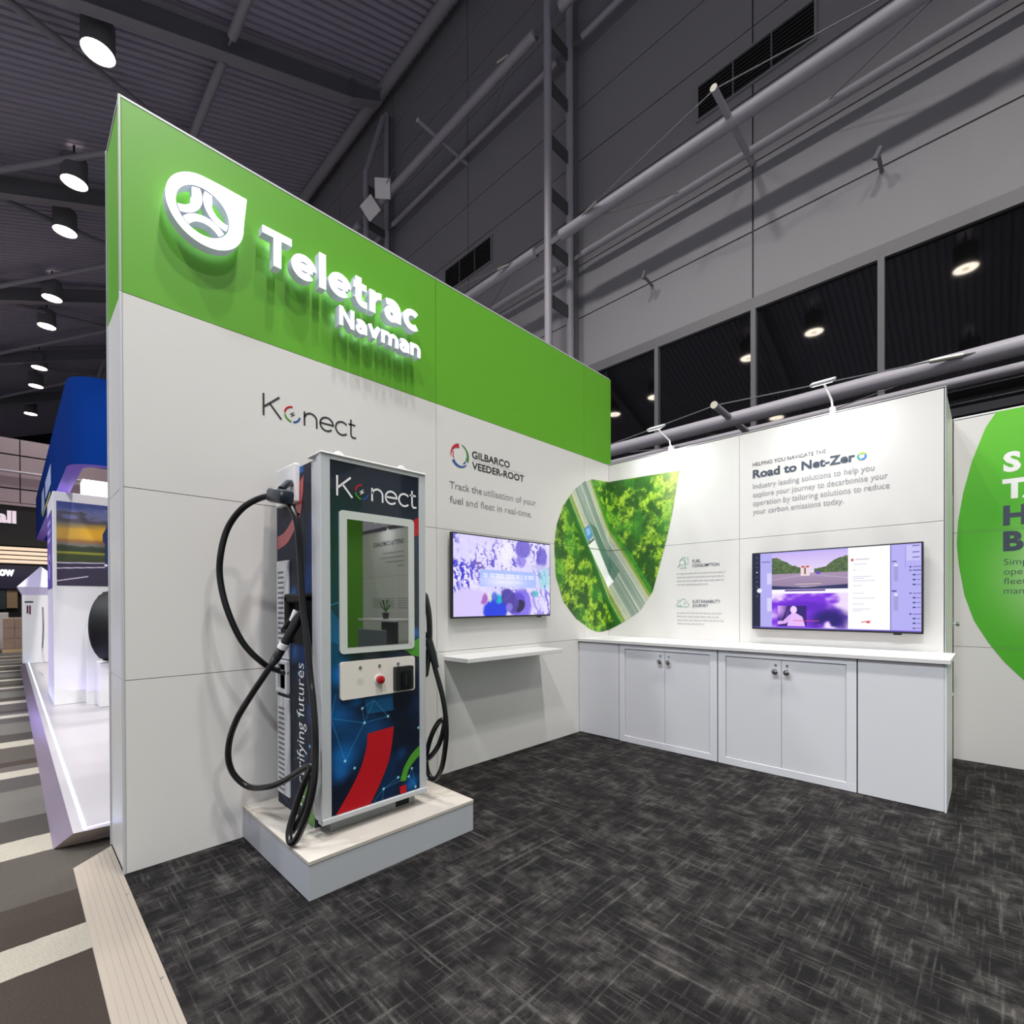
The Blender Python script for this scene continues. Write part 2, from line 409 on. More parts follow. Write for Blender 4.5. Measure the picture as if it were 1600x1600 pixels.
# ------------------------------------------------------------------ BOOTH WALLS
def panel_wall(name, frame, cols, rows, matf, thick=.02, gap=.0035, ax_depth=.03):
    w = setting(name)
    bm = NB(); prism(bm, [(cols[0], rows[0]), (cols[-1], rows[0]), (cols[-1], rows[-1]), (cols[0], rows[-1])], frame, -ax_depth, -.012)
    obj('core', bm, M_GAP, w)
    for i in range(len(cols)-1):
        for j in range(len(rows)-1):
            x0, x1, z0, z1 = cols[i]+gap/2, cols[i+1]-gap/2, rows[j]+gap/2, rows[j+1]-gap/2
            bm = NB(); prism(bm, [(x0, z0), (x1, z0), (x1, z1), (x0, z1)], frame, -.0118, 0)
            obj('panel', bm, matf(i, j), w)
    return w
wl = panel_wall('wall_left', F_LEFT, [0.008, 2.0, 4.0, 4.484], [0, 1, 2, 3, 4], lambda i, j: M_GREEN if j == 3 else M_WALL)
# rest of the 0.45 m deep wall body: end cap with panels, aluminium corner profiles, top and back
F_END = FR((0, 0, 0), (-1, 0, 0), (0, 0, 1), (0, -1, 0))
obj('wall_body', B(-.44, -.031, .013, 4.53, 0, 3.99), M_GAP, wl)
for j in range(4):
    bm = NB(); prism(bm, [(.014, j+.002), (.452, j+.002), (.452, j+.998), (.014, j+.998)], F_END, -.012, -.004)
    obj('panel', bm, M_GREEN if j == 3 else M_WALL, wl)
for j, mm in ((0, M_ALUP), (1, mat('green_tinted_profile', '9fae9b', .4, metal=.3))):
    z0, z1 = (0, 3) if j == 0 else (3, 4.003)
    for x0, x1 in ((-.012, .004), (-.468, -.454)):
        obj('corner_profile', B(x0, x1, -.004, .009, z0, z1, bev=.002), mm, wl)
for j in range(4):
    obj('panel', B(-.452, -.441, .012, 4.53, j+.002, j+.998), M_GREEN if j == 3 else M_WALL, wl)
obj('top_profile', B(-.45, .002, .0, 4.5, 3.995, 4.006), M_ALUP, wl)
obj('right_end_profile', B(-.44, -.0, 4.486, 4.53, 3.0, 4.0), M_GREEN, wl)

wb = panel_wall('wall_back', F_BACK, [0.0, 1.4656, 2.945], [0, 1.0, 2.0, 3.0], lambda i, j: M_WALL)
obj('wall_body', B(.0, 2.935, 4.516, 4.58, 0, 2.99), M_GAP, wb)
obj('top_profile', B(0, 2.95, 4.484, 4.58, 2.99, 3.003), M_WHITE, wb)
obj('end_profile', B(2.936, 2.95, 4.484, 4.58, 0, 3.0, bev=.002), M_ALUP, wb)
# store room side (plane x = 2.95), with a door
ws = setting('wall_side')
obj('panel', B(2.90, 2.944, 4.60, 5.45, 2.34, 3.0), M_WALL, ws)
obj('panel', B(2.90, 2.944, 4.58, 4.66, 0, 2.34), M_WALL, ws)
obj('panel', B(2.90, 2.944, 5.40, 5.45, 0, 2.34), M_WALL, ws)
dr = setting('door_1')
obj('door_leaf', B(2.905, 2.948, 4.665, 5.39, .01, 2.33, bev=.002), M_WALL, dr)
kn = obj('door_handle', sweep(sweep(NB(), [(2.945, 5.30, 1.2), (2.975, 5.30, 1.2)], .008, 10), [(2.973, 5.30, 1.2), (2.976, 5.30, 1.2), (2.984, 5.30, 1.2), (2.996, 5.30, 1.2), (3.0, 5.30, 1.2)], [.008, .018, .024, .018, .004], 14), M_CHROME, dr, smooth=True)
obj('door_plate', B(2.945, 2.952, 5.27, 5.33, 1.16, 1.25), M_CHROME, dr)

wr = panel_wall('wall_rear', F_REAR, [2.95, 4.45, 5.95, 7.45, 8.98], [0, 1, 2, 3], lambda i, j: M_WALL)
obj('top_profile', B(2.95, 8.98, 5.45, 5.52, 2.992, 3.012), M_WHITE, wr)
F_RIGHT = FR((8.98, 0, 0), (0, 1, 0), (0, 0, 1), (-1, 0, 0))
wri = panel_wall('wall_right', F_RIGHT, [0.9, 2.9, 4.45, 5.45], [0, 1, 2, 3, 4], lambda i, j: M_GREEN)

# ------------------------------------------------------------------ printed graphics on the walls
def konect(frame, a0, base, cap, width, sw, kmat, parent, red=M_RED, grn=M_GRNP, blu=M_BLUP, d=.002):
    k = width/4.5
    def P(pts): return [(a0+x*k, base+y*cap) for x, y in pts]
    s = []
    s += ribbon(P([(.03, 0), (.03, 1)]), sw)
    s += ribbon(P([(.72, 1), (.06, .40)]), sw)
    s += ribbon(P([(.30, .60), (.80, 0)]), sw)
    s += ribbon(P([(1.86, 0), (1.86, .68)]), sw)
    s += ribbon(P([(1.86, .38)]+arcpts(2.16, .36, .29, 170, 0, 14)+[(2.45, 0)]), sw)
    s += ribbon(P([(2.62, .35), (3.27, .35)]+arcpts(2.95, .34, .33, 2, 318, 28)), sw)
    s += ribbon(P(arcpts(3.74, .34, .33, 42, 318, 26)), sw)
    s += ribbon(P([(4.22, .92), (4.22, .17), (4.25, .06), (4.33, .0), (4.5, .03)]), sw)
    s += ribbon(P([(4.08, .66), (4.46, .66)]), sw)
    flat('lettering', s, frame, kmat, parent, d)
    cx, cy, R = a0+1.30*k, base+.37*cap, .36*k
    flat('logo_arc', ringseg(cx, cy, R*.84, R*1.06, 88, 178), frame, red, parent, d, label='red arc of the ring in the logo')
    flat('logo_arc', ringseg(cx, cy, R*.84, R*1.06, 190, 262), frame, grn, parent, d, label='green arc of the ring in the logo')
    flat('logo_arc', ringseg(cx, cy, R*.84, R*1.06, 275, 350), frame, blu, parent, d, label='blue arc of the ring in the logo')
    q = lambda x, y: (cx+x*R, cy+y*R)
    flat('logo_bolt', [[q(.3, .45), q(-.42, -.08), q(-.02, -.02)], [q(-.3, -.45), q(.42, .08), q(.02, .02)]], frame, kmat, parent, d)
konect(F_LEFT, .687, 2.552, .135, .617, .0115, M_PRINTK, wl)

# fuel company logo and strap line
cx, cy = 2.245, 2.632
def sw_arc(a0, a1, r1, r2, n=16):   # tapering arc band
    o_ = arcpts(cx, cy, .1, a0, a1, n); i_ = [(cx+(r1+(r2-r1)*t/n)*math.cos(math.radians(a0+(a1-a0)*t/n)), cy+(r1+(r2-r1)*t/n)*math.sin(math.radians(a0+(a1-a0)*t/n))) for t in range(n+1)]
    return [[o_[t], o_[t+1], i_[t+1], i_[t]] for t in range(n)]
M_GR, M_GG, M_GB = mat('crimson_print', 'b8283c', .5), mat('leaf_green_print', '3f7f3f', .5), mat('mid_blue_print', '2c5796', .5)
flat('logo_arc', sw_arc(96, 192, .062, .094)+sw_arc(182, 205, .082, .07)[:0]+ringseg(cx, cy, .068, .078, 160, 203), F_LEFT, M_GR, wl, label='crimson segment of the round fuel logo')
flat('logo_arc', sw_arc(-24, 78, .066, .094), F_LEFT, M_GG, wl, label='green segment of the round fuel logo')
flat('logo_arc', sw_arc(212, 318, .07, .092)+ringseg(cx, cy, .066, .078, 300, 330), F_LEFT, M_GB, wl, label='blue segment of the round fuel logo')
text('lettering', 'GILBARCO', F_LEFT, 2.379, 2.644, .060, M_PRINTK, wl, width=.463, bold=.02)
flat('underline', [[(2.379, 2.625), (3.03, 2.625), (3.03, 2.627), (2.379, 2.627)]], F_LEFT, M_PRINTG, wl)
text('lettering', 'VEEDER-ROOT', F_LEFT, 2.379, 2.549, .060, M_PRINTK, wl, width=.655, bold=.02)
text('lettering', 'Track the', F_LEFT, 2.134, 2.344, .058, mat('mid_grey_print', '6e6e6e', .6), wl, width=.357)
text('lettering', 'utilisation of your', F_LEFT, 2.516, 2.344, .058, M_PRINTG, wl, width=.688)
text('lettering', 'fuel', F_LEFT, 2.136, 2.224, .058, MATS['mid_grey_print'], wl, width=.139)
text('lettering', 'and fleet in real-time.', F_LEFT, 2.31, 2.224, .058, M_PRINTG, wl, width=.834)

# aerial road picture folded around the corner
Lz = [1.062, 1.07, 1.10, 1.223, 1.408, 1.67, 1.996, 2.2, 2.408, 2.60, 2.724, 2.775, 2.80]
Ls = [-.2, -.26, -.37, -.635, -.855, -.98, -1.0, -.96, -.85, -.67, -.48, -.33, -.02]
Rz = [1.062, 1.08, 1.174, 1.30, 1.517, 2.018, 2.315, 2.771, 2.80]
Rs = [-.15, 0.0, .20, .403, .559, .709, .782, .867, .03]
def road_photo(s, z):
    n1 = fbm(s*11, z*11, 5, 3); n2 = fbm(s*48, z*48, 3, 11); n3 = fbm(s*4+5, z*4, 3, 21)
    col = mixc(C3('2d5c1c')+0*s[..., None], C3('97c22d'), sm(n1, .38, .66))
    col = mixc(col, C3('c6dc55'), sm(n2, .52, .75)*.7*sm(n1, .4, .6))
    col = mixc(col, C3('1c4418'), sm(n2, .42, .25)*.75)
    col = mixc(col, C3('3f9a2c'), sm(n3, .5, .7)*.45)
    col = mixc(col, C3('d9d79c'), sm(s+z*.3, 1.25, 1.65)*.55)
    # signed positions across the road: d from the centre line
    cz = np.array([.9, 1.3, 1.908, 2.207, 2.39, 2.693, 2.9]); cs = np.array([.66, .403, .006, -.211, -.345, -.548, -.66])
    c = np.interp(z, cz, cs); dd = (s-c)*.83
    edgeL = -.215; edgeR = .155
    verge = (dd > edgeL-.12) & (dd < edgeR+.10)
    col = mixc(col, C3('3f8f2b')*(.8+.4*n2[..., None]), verge*.85)
    col = mixc(col, C3('1f5a20'), sm(np.abs(dd-(edgeL-.10)), .06, .0)*.8)
    road = (dd > edgeL) & (dd < edgeR)
    rc = mixc(C3('8b9c90')+0*s[..., None], C3('b9c0b4'), sm(vnoise(dd*40, z*1.5, 5), .4, .9)*.5)
    rc = mixc(rc, C3('5f7a6c'), sm(dd, .02, .1)*sm(z, 1.6, 2.3)*.4)
    col = np.where(road[..., None], rc, col)
    shoulder = (dd > edgeL) & (dd < edgeL+.06); col = np.where(shoulder[..., None], C3('c6c9ae')*(.93+.12*n2[..., None]), col)
    sh2 = (dd > edgeR-.035) & (dd < edgeR+.02); col = np.where(sh2[..., None], C3('bcc0a6')*(.93+.12*n2[..., None]), col)
    yl = (dd > edgeL-.035) & (dd < edgeL-.005); col = mixc(col, C3('b8b24a'), yl*.7)
    yl = (dd > edgeR+.02) & (dd < edgeR+.05); col = mixc(col, C3('a3a93f'), yl*.7)
    for q in (0, edgeR-.045, edgeL+.075): col = mixc(col, C3('e8ece6'), sm(np.abs(dd-q), .009, .003)*.8)
    col = mixc(col, C3('dfe6df'), sm(np.abs(dd-(edgeL-.045)), .008, .002)*.7)
    sh = inpoly(s, z, [(-.384, 2.29), (-.25, 2.24), (.145, 1.76), (.057, 1.64)]); col = mixc(col, C3('3f6e58'), sh*.7)
    col = np.where(inpoly(s, z, [(-.492, 2.207), (-.39, 2.262), (-.318, 2.149), (-.421, 2.055)])[..., None], C3('5b93c4')+0*col, col)
    col = np.where(inpoly(s, z, [(-.455, 2.20), (-.395, 2.23), (-.36, 2.17), (-.42, 2.13)])[..., None], C3('8fc0e6')+0*col, col)
    col = np.where(inpoly(s, z, [(-.405, 2.055), (-.30, 2.12), (-.29, 2.1), (-.40, 2.03)])[..., None], C3('2f3c38')+0*col, col)
    col = np.where(inpoly(s, z, [(-.41, 2.031), (-.287, 2.106), (.066, 1.64), (-.02, 1.57)])[..., None], C3('f2f3f1')+0*col, col)
    return col
M_PHOTO = vcol_mat('photo_print', 0, .45)
def leaf_piece(side, parent):
    ny, nx = 330, 190
    zz = np.linspace(1.063, 2.799, ny)
    l = np.interp(zz, Lz, Ls); r = np.interp(zz, Rz, Rs)
    if side == 'L': r = np.minimum(r, -.0005); l = np.minimum(l, r)
    else: l = np.maximum(l, .0005); r = np.maximum(r, l)
    t = np.linspace(0, 1, nx)[None]; Sg = l[:, None]*(1-t)+r[:, None]*t; Zg = np.repeat(zz[:, None], nx, 1)
    # horizontal panel seam runs through the print
    c = road_photo(Sg, Zg); c = mixc(c, C3('3a4a34'), sm(np.abs(Zg-2.0), .0055, .002)*.7)
    if side == 'L': c = mixc(c, C3('3a4a34'), sm(np.abs(Sg+.484), .005, .002)*.3)
    A = Sg+4.484 if side == 'L' else Sg
    picture('photo_print', A, Zg, F_LEFT if side == 'L' else F_BACK, c, M_PHOTO, parent, .0015, label='aerial photo of a truck on a forest road, drop-shaped, printed across the corner')
leaf_piece('L', wl); leaf_piece('R', wb)

# back wall text
text('lettering', 'HELPING YOU NAVIGATE THE', F_BACK, 1.588, 2.668, .034, M_PRINTK, wb, width=.592)
text('lettering', 'Road to Net-Zer', F_BACK, 1.588, 2.560, .074, M_PRINTD, wb, width=.80, bold=.035)
for a, b_, mm in ((30, 125, mat('lime_print', '9bc94a', .5)), (140, 255, mat('teal_print', '3fa08c', .5)), (262, 380, mat('azure_print', '3b7fd0', .5))):
    flat('logo_arc', ringseg(2.432, 2.588, .018, .033, a, b_, 12), F_BACK, mm, wb, label='coloured arc of the ring that stands for the o of Zero')
for i, (t_, x1) in enumerate((('Industry leading solutions to help you', 2.515), ('explore your journey to decarbonise your', 2.602), ('operation by tailoring solutions to reduce', 2.614), ('your carbon emissions today.', 2.306))):
    text('lettering', t_, F_BACK, 1.589, 2.458-.0795*i, .049, M_PRINTG2, wb, width=x1-1.589)
text('lettering', 'FUEL', F_BACK, 1.002, 1.802, .030, M_PRINTD, wb, width=.087, bold=.01)
text('lettering', 'CONSUMPTION', F_BACK, 1.002, 1.757, .030, M_PRINTD, wb, width=.272, bold=.01)
text('lettering', 'SUSTAINABILITY', F_BACK, 1.002, 1.390, .030, M_PRINTD, wb, width=.284, bold=.01)
text('lettering', 'JOURNEY', F_BACK, 1.002, 1.348, .030, M_PRINTD, wb, width=.163, bold=.01)
M_FINE = mat('faint_grey_print', 'b4b4b6', .6)
rnd = random.Random(3)
def fine_lines(frame, x0, ends, z0, dz, h, parent, m_=M_FINE):
    ps = []
    for i, x1 in enumerate(ends):
        x = x0
        while x < x1-.01:
            wl_ = min(rnd.uniform(.018, .06), x1-x); z = z0-dz*i
            ps.append([(x, z), (x+wl_, z), (x+wl_, z+h), (x, z+h)]); x += wl_+.008
    flat('fine_print', ps, frame, m_, parent, .0018)
fine_lines(F_BACK, .834, (1.333, 1.33, 1.321, 1.171), 1.690, .038, .010, wb)
fine_lines(F_BACK, .834, (1.312, 1.268, 1.315, 1.121), 1.282, .037, .010, wb)
M_TEAL = mat('teal_line_print', '5fa893', .6)
ic = ribbon([(.845, 1.765), (.875, 1.79)], .008)+ribbon(arcpts(.893, 1.81, .03, 0, 360, 20), .004)+ribbon([(.872, 1.835), (.9, 1.862), (.926, 1.862), (.926, 1.752)], .005)+ribbon([(.87, 1.752), (.94, 1.752)], .006)+ribbon([(.90, 1.862), (.90, 1.84)], .004)+ribbon([(.926, 1.80)]+arcpts(.945, 1.80, .012, 180, 360, 8)+[(.957, 1.835), (.948, 1.855), (.965, 1.86)], .004)
flat('fuel_icon', ic, F_BACK, M_TEAL, wb)
ic = ribbon([(.84, 1.352)]+arcpts(.848, 1.368, .017, 240, 110, 8)+arcpts(.868, 1.39, .018, 180, 60, 8)+arcpts(.905, 1.405, .028, 150, 20, 10)+arcpts(.946, 1.37, .02, 60, -80, 10)+[(.84, 1.352)], .005)+ribbon([(.836, 1.425), (.862, 1.408)], .004)+ribbon(arcpts(.92, 1.385, .006, 0, 360, 10), .005)+ribbon(arcpts(.86, 1.362, .007, 60, 300, 8), .003)+ribbon(arcpts(.878, 1.362, .007, 0, 360, 8), .003)
flat('cloud_icon', ic, F_BACK, M_TEAL, wb)
# rear wall: large green leaf with words running out of view
lf = [(3.221, 3.0), (3.155, 2.885), (3.071, 2.617), (3.014, 2.348), (2.981, 2.1), (2.973, 1.903), (2.985, 1.733), (3.023, 1.45), (3.085, 1.227), (3.177, 1.037), (3.273, .881), (3.386, .742), (3.56, .60), (3.8, .48), (4.1, .42)]
lz = np.array([p[1] for p in lf][::-1]); lx = np.array([p[0] for p in lf][::-1])
zz = np.linspace(.42, 3.0, 130); l = np.interp(zz, lz, lx); r = 8.2-l
t = np.linspace(0, 1, 90)[None]; A = l[:, None]*(1-t)+r[:, None]*t; Z = np.repeat(zz[:, None], 90, 1)
g1 = sm(np.hypot((A-3.62)/.62, (Z-1.62)/.75), 1.0, .05)*.85
c = mixc(C3('4dab26')+0*A[..., None], C3('b9d8ad'), g1); c = mixc(c, C3('7fd33c'), sm(Z, 2.1, 3.0)*.5)
for q in (1.0, 2.0): c = mixc(c, C3('5d8a55'), sm(np.abs(Z-q), .012, .004)*.4)
picture('leaf_print', A, Z, F_REAR, c, M_PHOTO, wr, .0015, label='large green leaf shape printed on the wall, fading to pale in its centre')
text('lettering', 'S', F_REAR, 3.262, 2.487, .158, M_PRINTW, wr, bold=.045)
text('lettering', 'T', F_REAR, 3.257, 2.262, .158, M_PRINTW, wr, bold=.045)
text('lettering', 'A', F_REAR, 3.372, 2.262, .158, M_PRINTW, wr, bold=.045)
text('lettering', 'H', F_REAR, 3.262, 2.04, .158, M_PRINTD, wr, bold=.045)
text('lettering', 'B', F_REAR, 3.262, 1.825, .158, M_PRINTD, wr, bold=.045)
for i, t_ in enumerate(('Simp', 'oper', 'fleet', 'man')):
    text('lettering', t_, F_REAR, 3.266, 1.700-.0805*i, .052, mat('moss_print', '4a6350', .6), wr)
# far rear wall words, seen mirrored in the charger's glass
text('lettering', 'SAFETY & COMPLIANCE', F_REAR, 7.25, 2.68, .10, M_PRINTD, wr, width=1.25, bold=.02)
fine_lines(F_REAR, 7.25, (8.1, 8.2, 8.0, 7.5), 2.50, .10, .022, wr, M_PRINTG)
for k in range(3): fine_lines(F_REAR, 7.1+k*.52, (7.1+k*.52+.40,)*5, 1.50, .05, .014, wr, M_PRINTG)

# ------------------------------------------------------------------ ILLUMINATED SIGN on the green band
M_SGF = mat('sign_face_glow', 'ffffff', .4, emit='ffffff', es=1.25)
M_SGS = mat('sign_side_glow', 'c4c8d6', .5, emit='d4d8ee', es=.16)
M_SGB = mat('sign_back_glow', 'ffffff', .4, emit='dfe8ff', es=1.5)
def glow_mats(o):
    for mm in (M_SGF, M_SGS, M_SGB):
        o.data.materials.append(mm)
    for p in o.data.polygons: p.material_index = 0 if p.normal.x > .7 else (2 if p.normal.x < -.7 else 1)
def sign_solid(name, polys, parent, d0=.035, d1=.10):
    bm = NB()
    for p in polys: prism(bm, p, F_LEFT, d0, d1)
    bmesh.ops.recalc_face_normals(bm, faces=bm.faces)
    me = bpy.data.meshes.new(name); bm.to_mesh(me); bm.free(); me.update(); o = bpy.data.objects.new(name, me); link(o, parent); glow_mats(o); return o
sg = thing('illuminated_emblem', 'glowing white drop-shaped emblem with three inner blades on the green band', 'sign', (.035, .365, 3.37))
cx, cy, R, ri = .366, 3.553, .188, .128
icx, icy = .352, 3.545
# outer drop with a round hole: quads between two rings
out = arcpts(cx, cy, R, 90, 360, 54); out = out+[(cx+R*1.03, cy+R*.35), (cx+R*1.1, cy+R*1.0), (cx+R*.4, cy+R*1.01)]
def ray_to_inner(p):
    v = Vector((p[0]-icx, p[1]-icy)).normalized(); return (icx+v.x*ri, icy+v.y*ri)
# densify corner edges
dn = []
for i in range(len(out)):
    p, q = Vector(out[i]), Vector(out[(i+1) % len(out)]); n = 1 if i < 53 else 6
    for k in range(n): dn.append(tuple(p.lerp(q, k/n)))
inn = [ray_to_inner(p) for p in dn]
bm = NB(); n = len(dn)
ring = {}
for nm, L in (('o', dn), ('i', inn)):
    for d in (.035, .10): ring[nm, d] = [bm.verts.new(P3(F_LEFT, a, b, d)) for a, b in L]
for k in range(n):
    j = (k+1) % n
    bm.faces.new((ring['o', .10][k], ring['o', .10][j], ring['i', .10][j], ring['i', .10][k]))
    bm.faces.new((ring['o', .035][k], ring['i', .035][k], ring['i', .035][j], ring['o', .035][j]))
    bm.faces.new((ring['o', .035][k], ring['o', .035][j], ring['o', .10][j], ring['o', .10][k]))
    bm.faces.new((ring['i', .035][k], ring['i', .10][k], ring['i', .10][j], ring['i', .035][j]))
bmesh.ops.recalc_face_normals(bm, faces=bm.faces)
me = bpy.data.meshes.new('emblem_rim'); bm.to_mesh(me); bm.free(); o = bpy.data.objects.new('emblem_rim', me); link(o, sg); glow_mats(o)
rr = ri*.945
for ang in (152, 32, 272):
    dC = ri*1.12; C_ = (icx+dC*math.cos(math.radians(ang)), icy+dC*math.sin(math.radians(ang)))
    def clip_arc(rc):
        # angles on circle(C_, rc) lying inside the disc rr
        ca = (rc*rc+dC*dC-rr*rr)/(2*rc*dC); h = math.degrees(math.acos(max(-1, min(1, ca))))
        return arcpts(C_[0], C_[1], rc, ang+180-h, ang+180+h, 16)
    a = clip_arc(ri*.66); b = clip_arc(ri*.955)
    # close along disc rim
    def rim(p, q):
        a1 = math.degrees(math.atan2(p[1]-icy, p[0]-icx)); a2 = math.degrees(math.atan2(q[1]-icy, q[0]-icx))
        while a2-a1 > 180: a2 -= 360
        while a2-a1 < -180: a2 += 360
        return arcpts(icx, icy, rr, a1, a2, 5)[1:-1]
    poly = a+rim(a[-1], b[-1])+b[::-1]+rim(b[0], a[0])
    bm = NB()
    quads = [[a[k], a[k+1], b[k+1], b[k]] for k in range(16)]
    A0 = [bm.verts.new(P3(F_LEFT, x, y, .035)) for x, y in poly]; A1 = [bm.verts.new(P3(F_LEFT, x, y, .098)) for x, y in poly]
    bm.faces.new(A0[::-1]); bm.faces.new(A1)
    for k in range(len(poly)): bm.faces.new((A0[k], A0[(k+1) % len(poly)], A1[(k+1) % len(poly)], A1[k]))
    bmesh.ops.triangulate(bm, faces=[f for f in bm.faces if len(f.verts) > 4])
    bmesh.ops.recalc_face_normals(bm, faces=bm.faces)
    me = bpy.data.meshes.new('emblem_blade'); bm.to_mesh(me); bm.free(); o = bpy.data.objects.new('emblem_blade', me); link(o, sg); glow_mats(o)

def strip_solid(bm, pts, wd, d0, d1):
    P = [Vector(p) for p in pts]; rows = []
    for i in range(len(P)):
        if i == 0: t = (P[1]-P[0]).normalized(); k = 1
        elif i == len(P)-1: t = (P[-1]-P[-2]).normalized(); k = 1
        else:
            t1 = (P[i]-P[i-1]).normalized(); t2 = (P[i+1]-P[i]).normalized(); t = (t1+t2).normalized(); k = 1/max(.6, t.dot(t1))
        n = Vector((-t.y, t.x))*wd/2*k; a, b = P[i]+n, P[i]-n
        rows.append([bm.verts.new(P3(F_LEFT, a.x, a.y, d0)), bm.verts.new(P3(F_LEFT, b.x, b.y, d0)), bm.verts.new(P3(F_LEFT, b.x, b.y, d1)), bm.verts.new(P3(F_LEFT, a.x, a.y, d1))])
    for i in range(len(rows)-1):
        for k in range(4): bm.faces.new((rows[i][k], rows[i][(k+1) % 4], rows[i+1][(k+1) % 4], rows[i+1][k]))
    bm.faces.new(rows[0]); bm.faces.new(rows[-1][::-1])
W_ = .208
h_ = W_/2
GL = {
 'T': (.70, [[(0, 1-h_), (.80, 1-h_)], [(.40, 1-h_), (.40, 0)]]),
 'e': (.74, [[(.14, .36), (.62, .36)], arcpts(.37, .36, .265, 0, 318, 26)]),
 'l': (W_, [[(h_, 0), (h_, 1.06)]]),
 't': (.47, [[(.17, .92), (.17, .27)]+arcpts(.35, .27, .18, 180, 270, 8)+[(.46, .095)], [(0, .64), (.44, .64)]]),
 'r': (.45, [[(h_, 0), (h_, .72)], arcpts(.40, .35, .265, 165, 82, 8)]),
 'a': (.66, [[(.08, .585)]+arcpts(.30, .38, .245, 108, 8, 10)+[(.545, 0)], arcpts(.285, .225, .165, 10, 370, 22)]),
 'c': (.66, [arcpts(.37, .36, .265, 48, 312, 24)]),
 'N': (.82, [[(h_, 0), (h_, 1)], [(h_, .93), (.72, .07)], [(.72, 0), (.72, 1)]]),
 'v': (.70, [[(.08, .72), (.345, .06)], [(.62, .72), (.345, .06)]]),
 'm': (1.06, [[(h_, 0), (h_, .72)], [(h_, .36)]+arcpts(.33, .40, .225, 170, 0, 12)+[(.53, 0)], [(.53, .36)]+arcpts(.755, .40, .205, 170, 0, 12)+[(.955, 0)]]),
 'n': (.68, [[(h_, 0), (h_, .72)], [(h_, .36)]+arcpts(.34, .38, .24, 170, 0, 14)+[(.575, 0)]]),
}
def glow_word(root, word, a0, a1, base, cap, gap):
    tot = sum(GL[c][0] for c in word)+gap*(len(word)-1); su = (a1-a0)/tot; x = 0
    for ch_ in word:
        adv, strokes = GL[ch_]; bm = NB()
        for st in strokes: strip_solid(bm, [(a0+(x+p[0])*su, base+p[1]*cap) for p in st], W_*cap, .035, .10)
        bmesh.ops.recalc_face_normals(bm, faces=bm.faces)
        me = bpy.data.meshes.new('letter'); bm.to_mesh(me); bm.free(); me.update()
        o = bpy.data.objects.new('letter', me); link(o, root); glow_mats(o); x += adv+gap
s1 = thing('illuminated_sign', 'large glowing white word beginning with T on the green band', 'sign', (.035, 1.2, 3.43))
glow_word(s1, 'Teletrac', .657, 1.772, 3.432, .212, .085)
s2 = thing('illuminated_sign', 'smaller glowing white word beginning with N, below the larger glowing word', 'sign', (.035, 1.45, 3.25))
glow_word(s2, 'Navman', 1.135, 1.782, 3.248, .128, .07)

# ------------------------------------------------------------------ ARM SPOTLIGHTS
def arm_light(x, ywall, label, e=ARM_E, group='arm lights on the wall tops'):
    t = thing('arm_light', label, 'lamp', (x, ywall, 3.003), group)
    obj('clamp', B(x-.02, x+.02, ywall-.006, ywall+.05, 2.96, 3.05, bev=.004), M_WHITE, t)
    obj('arm', sweep(NB(), [(x, ywall+.01, 3.04), (x, ywall-.02, 3.10), (x-.005, ywall-.26, 3.165)], .008, 10), M_WHITE, t, smooth=True)
    bm = NB(); box(bm, -.085, .085, -.045, .045, -.012, .012, bev=.006, seg=2)
    mt = Matrix.Translation((x-.005, ywall-.30, 3.165))@Matrix.Rotation(math.radians(28), 4, 'X')
    bm.transform(mt); h = obj('lamp_head', bm, M_ALUP, t)
    bm = NB(); box(bm, -.07, .07, -.034, .034, -.0145, -.0125); bm.transform(mt); obj('led_window', bm, mat('led_window_glow', 'ffffff', .5, emit='fff8f0', es=6), t)
    L = light('arm_light_beam', 'AREA', (x-.005, ywall-.30, 3.145), e, (.94, .97, 1), target=(x-.005, ywall+.02, 1.75), shape='RECTANGLE', size=.14, size_y=.06, spread=math.radians(150))
    return t
arm_light(.765, 4.484, 'white arm light on the wall top above the corner, the left one of the pair')
arm_light(2.225, 4.484, 'white arm light on the wall top above the Road to Net-Zero words')
arm_light(5.2, 5.45, 'unseen white arm light added on the rear wall beyond the green leaf')  # out of view, added to light the rear wall
arm_light(7.9, 5.45, 'white arm light above the mirrored safety words on the far rear wall')

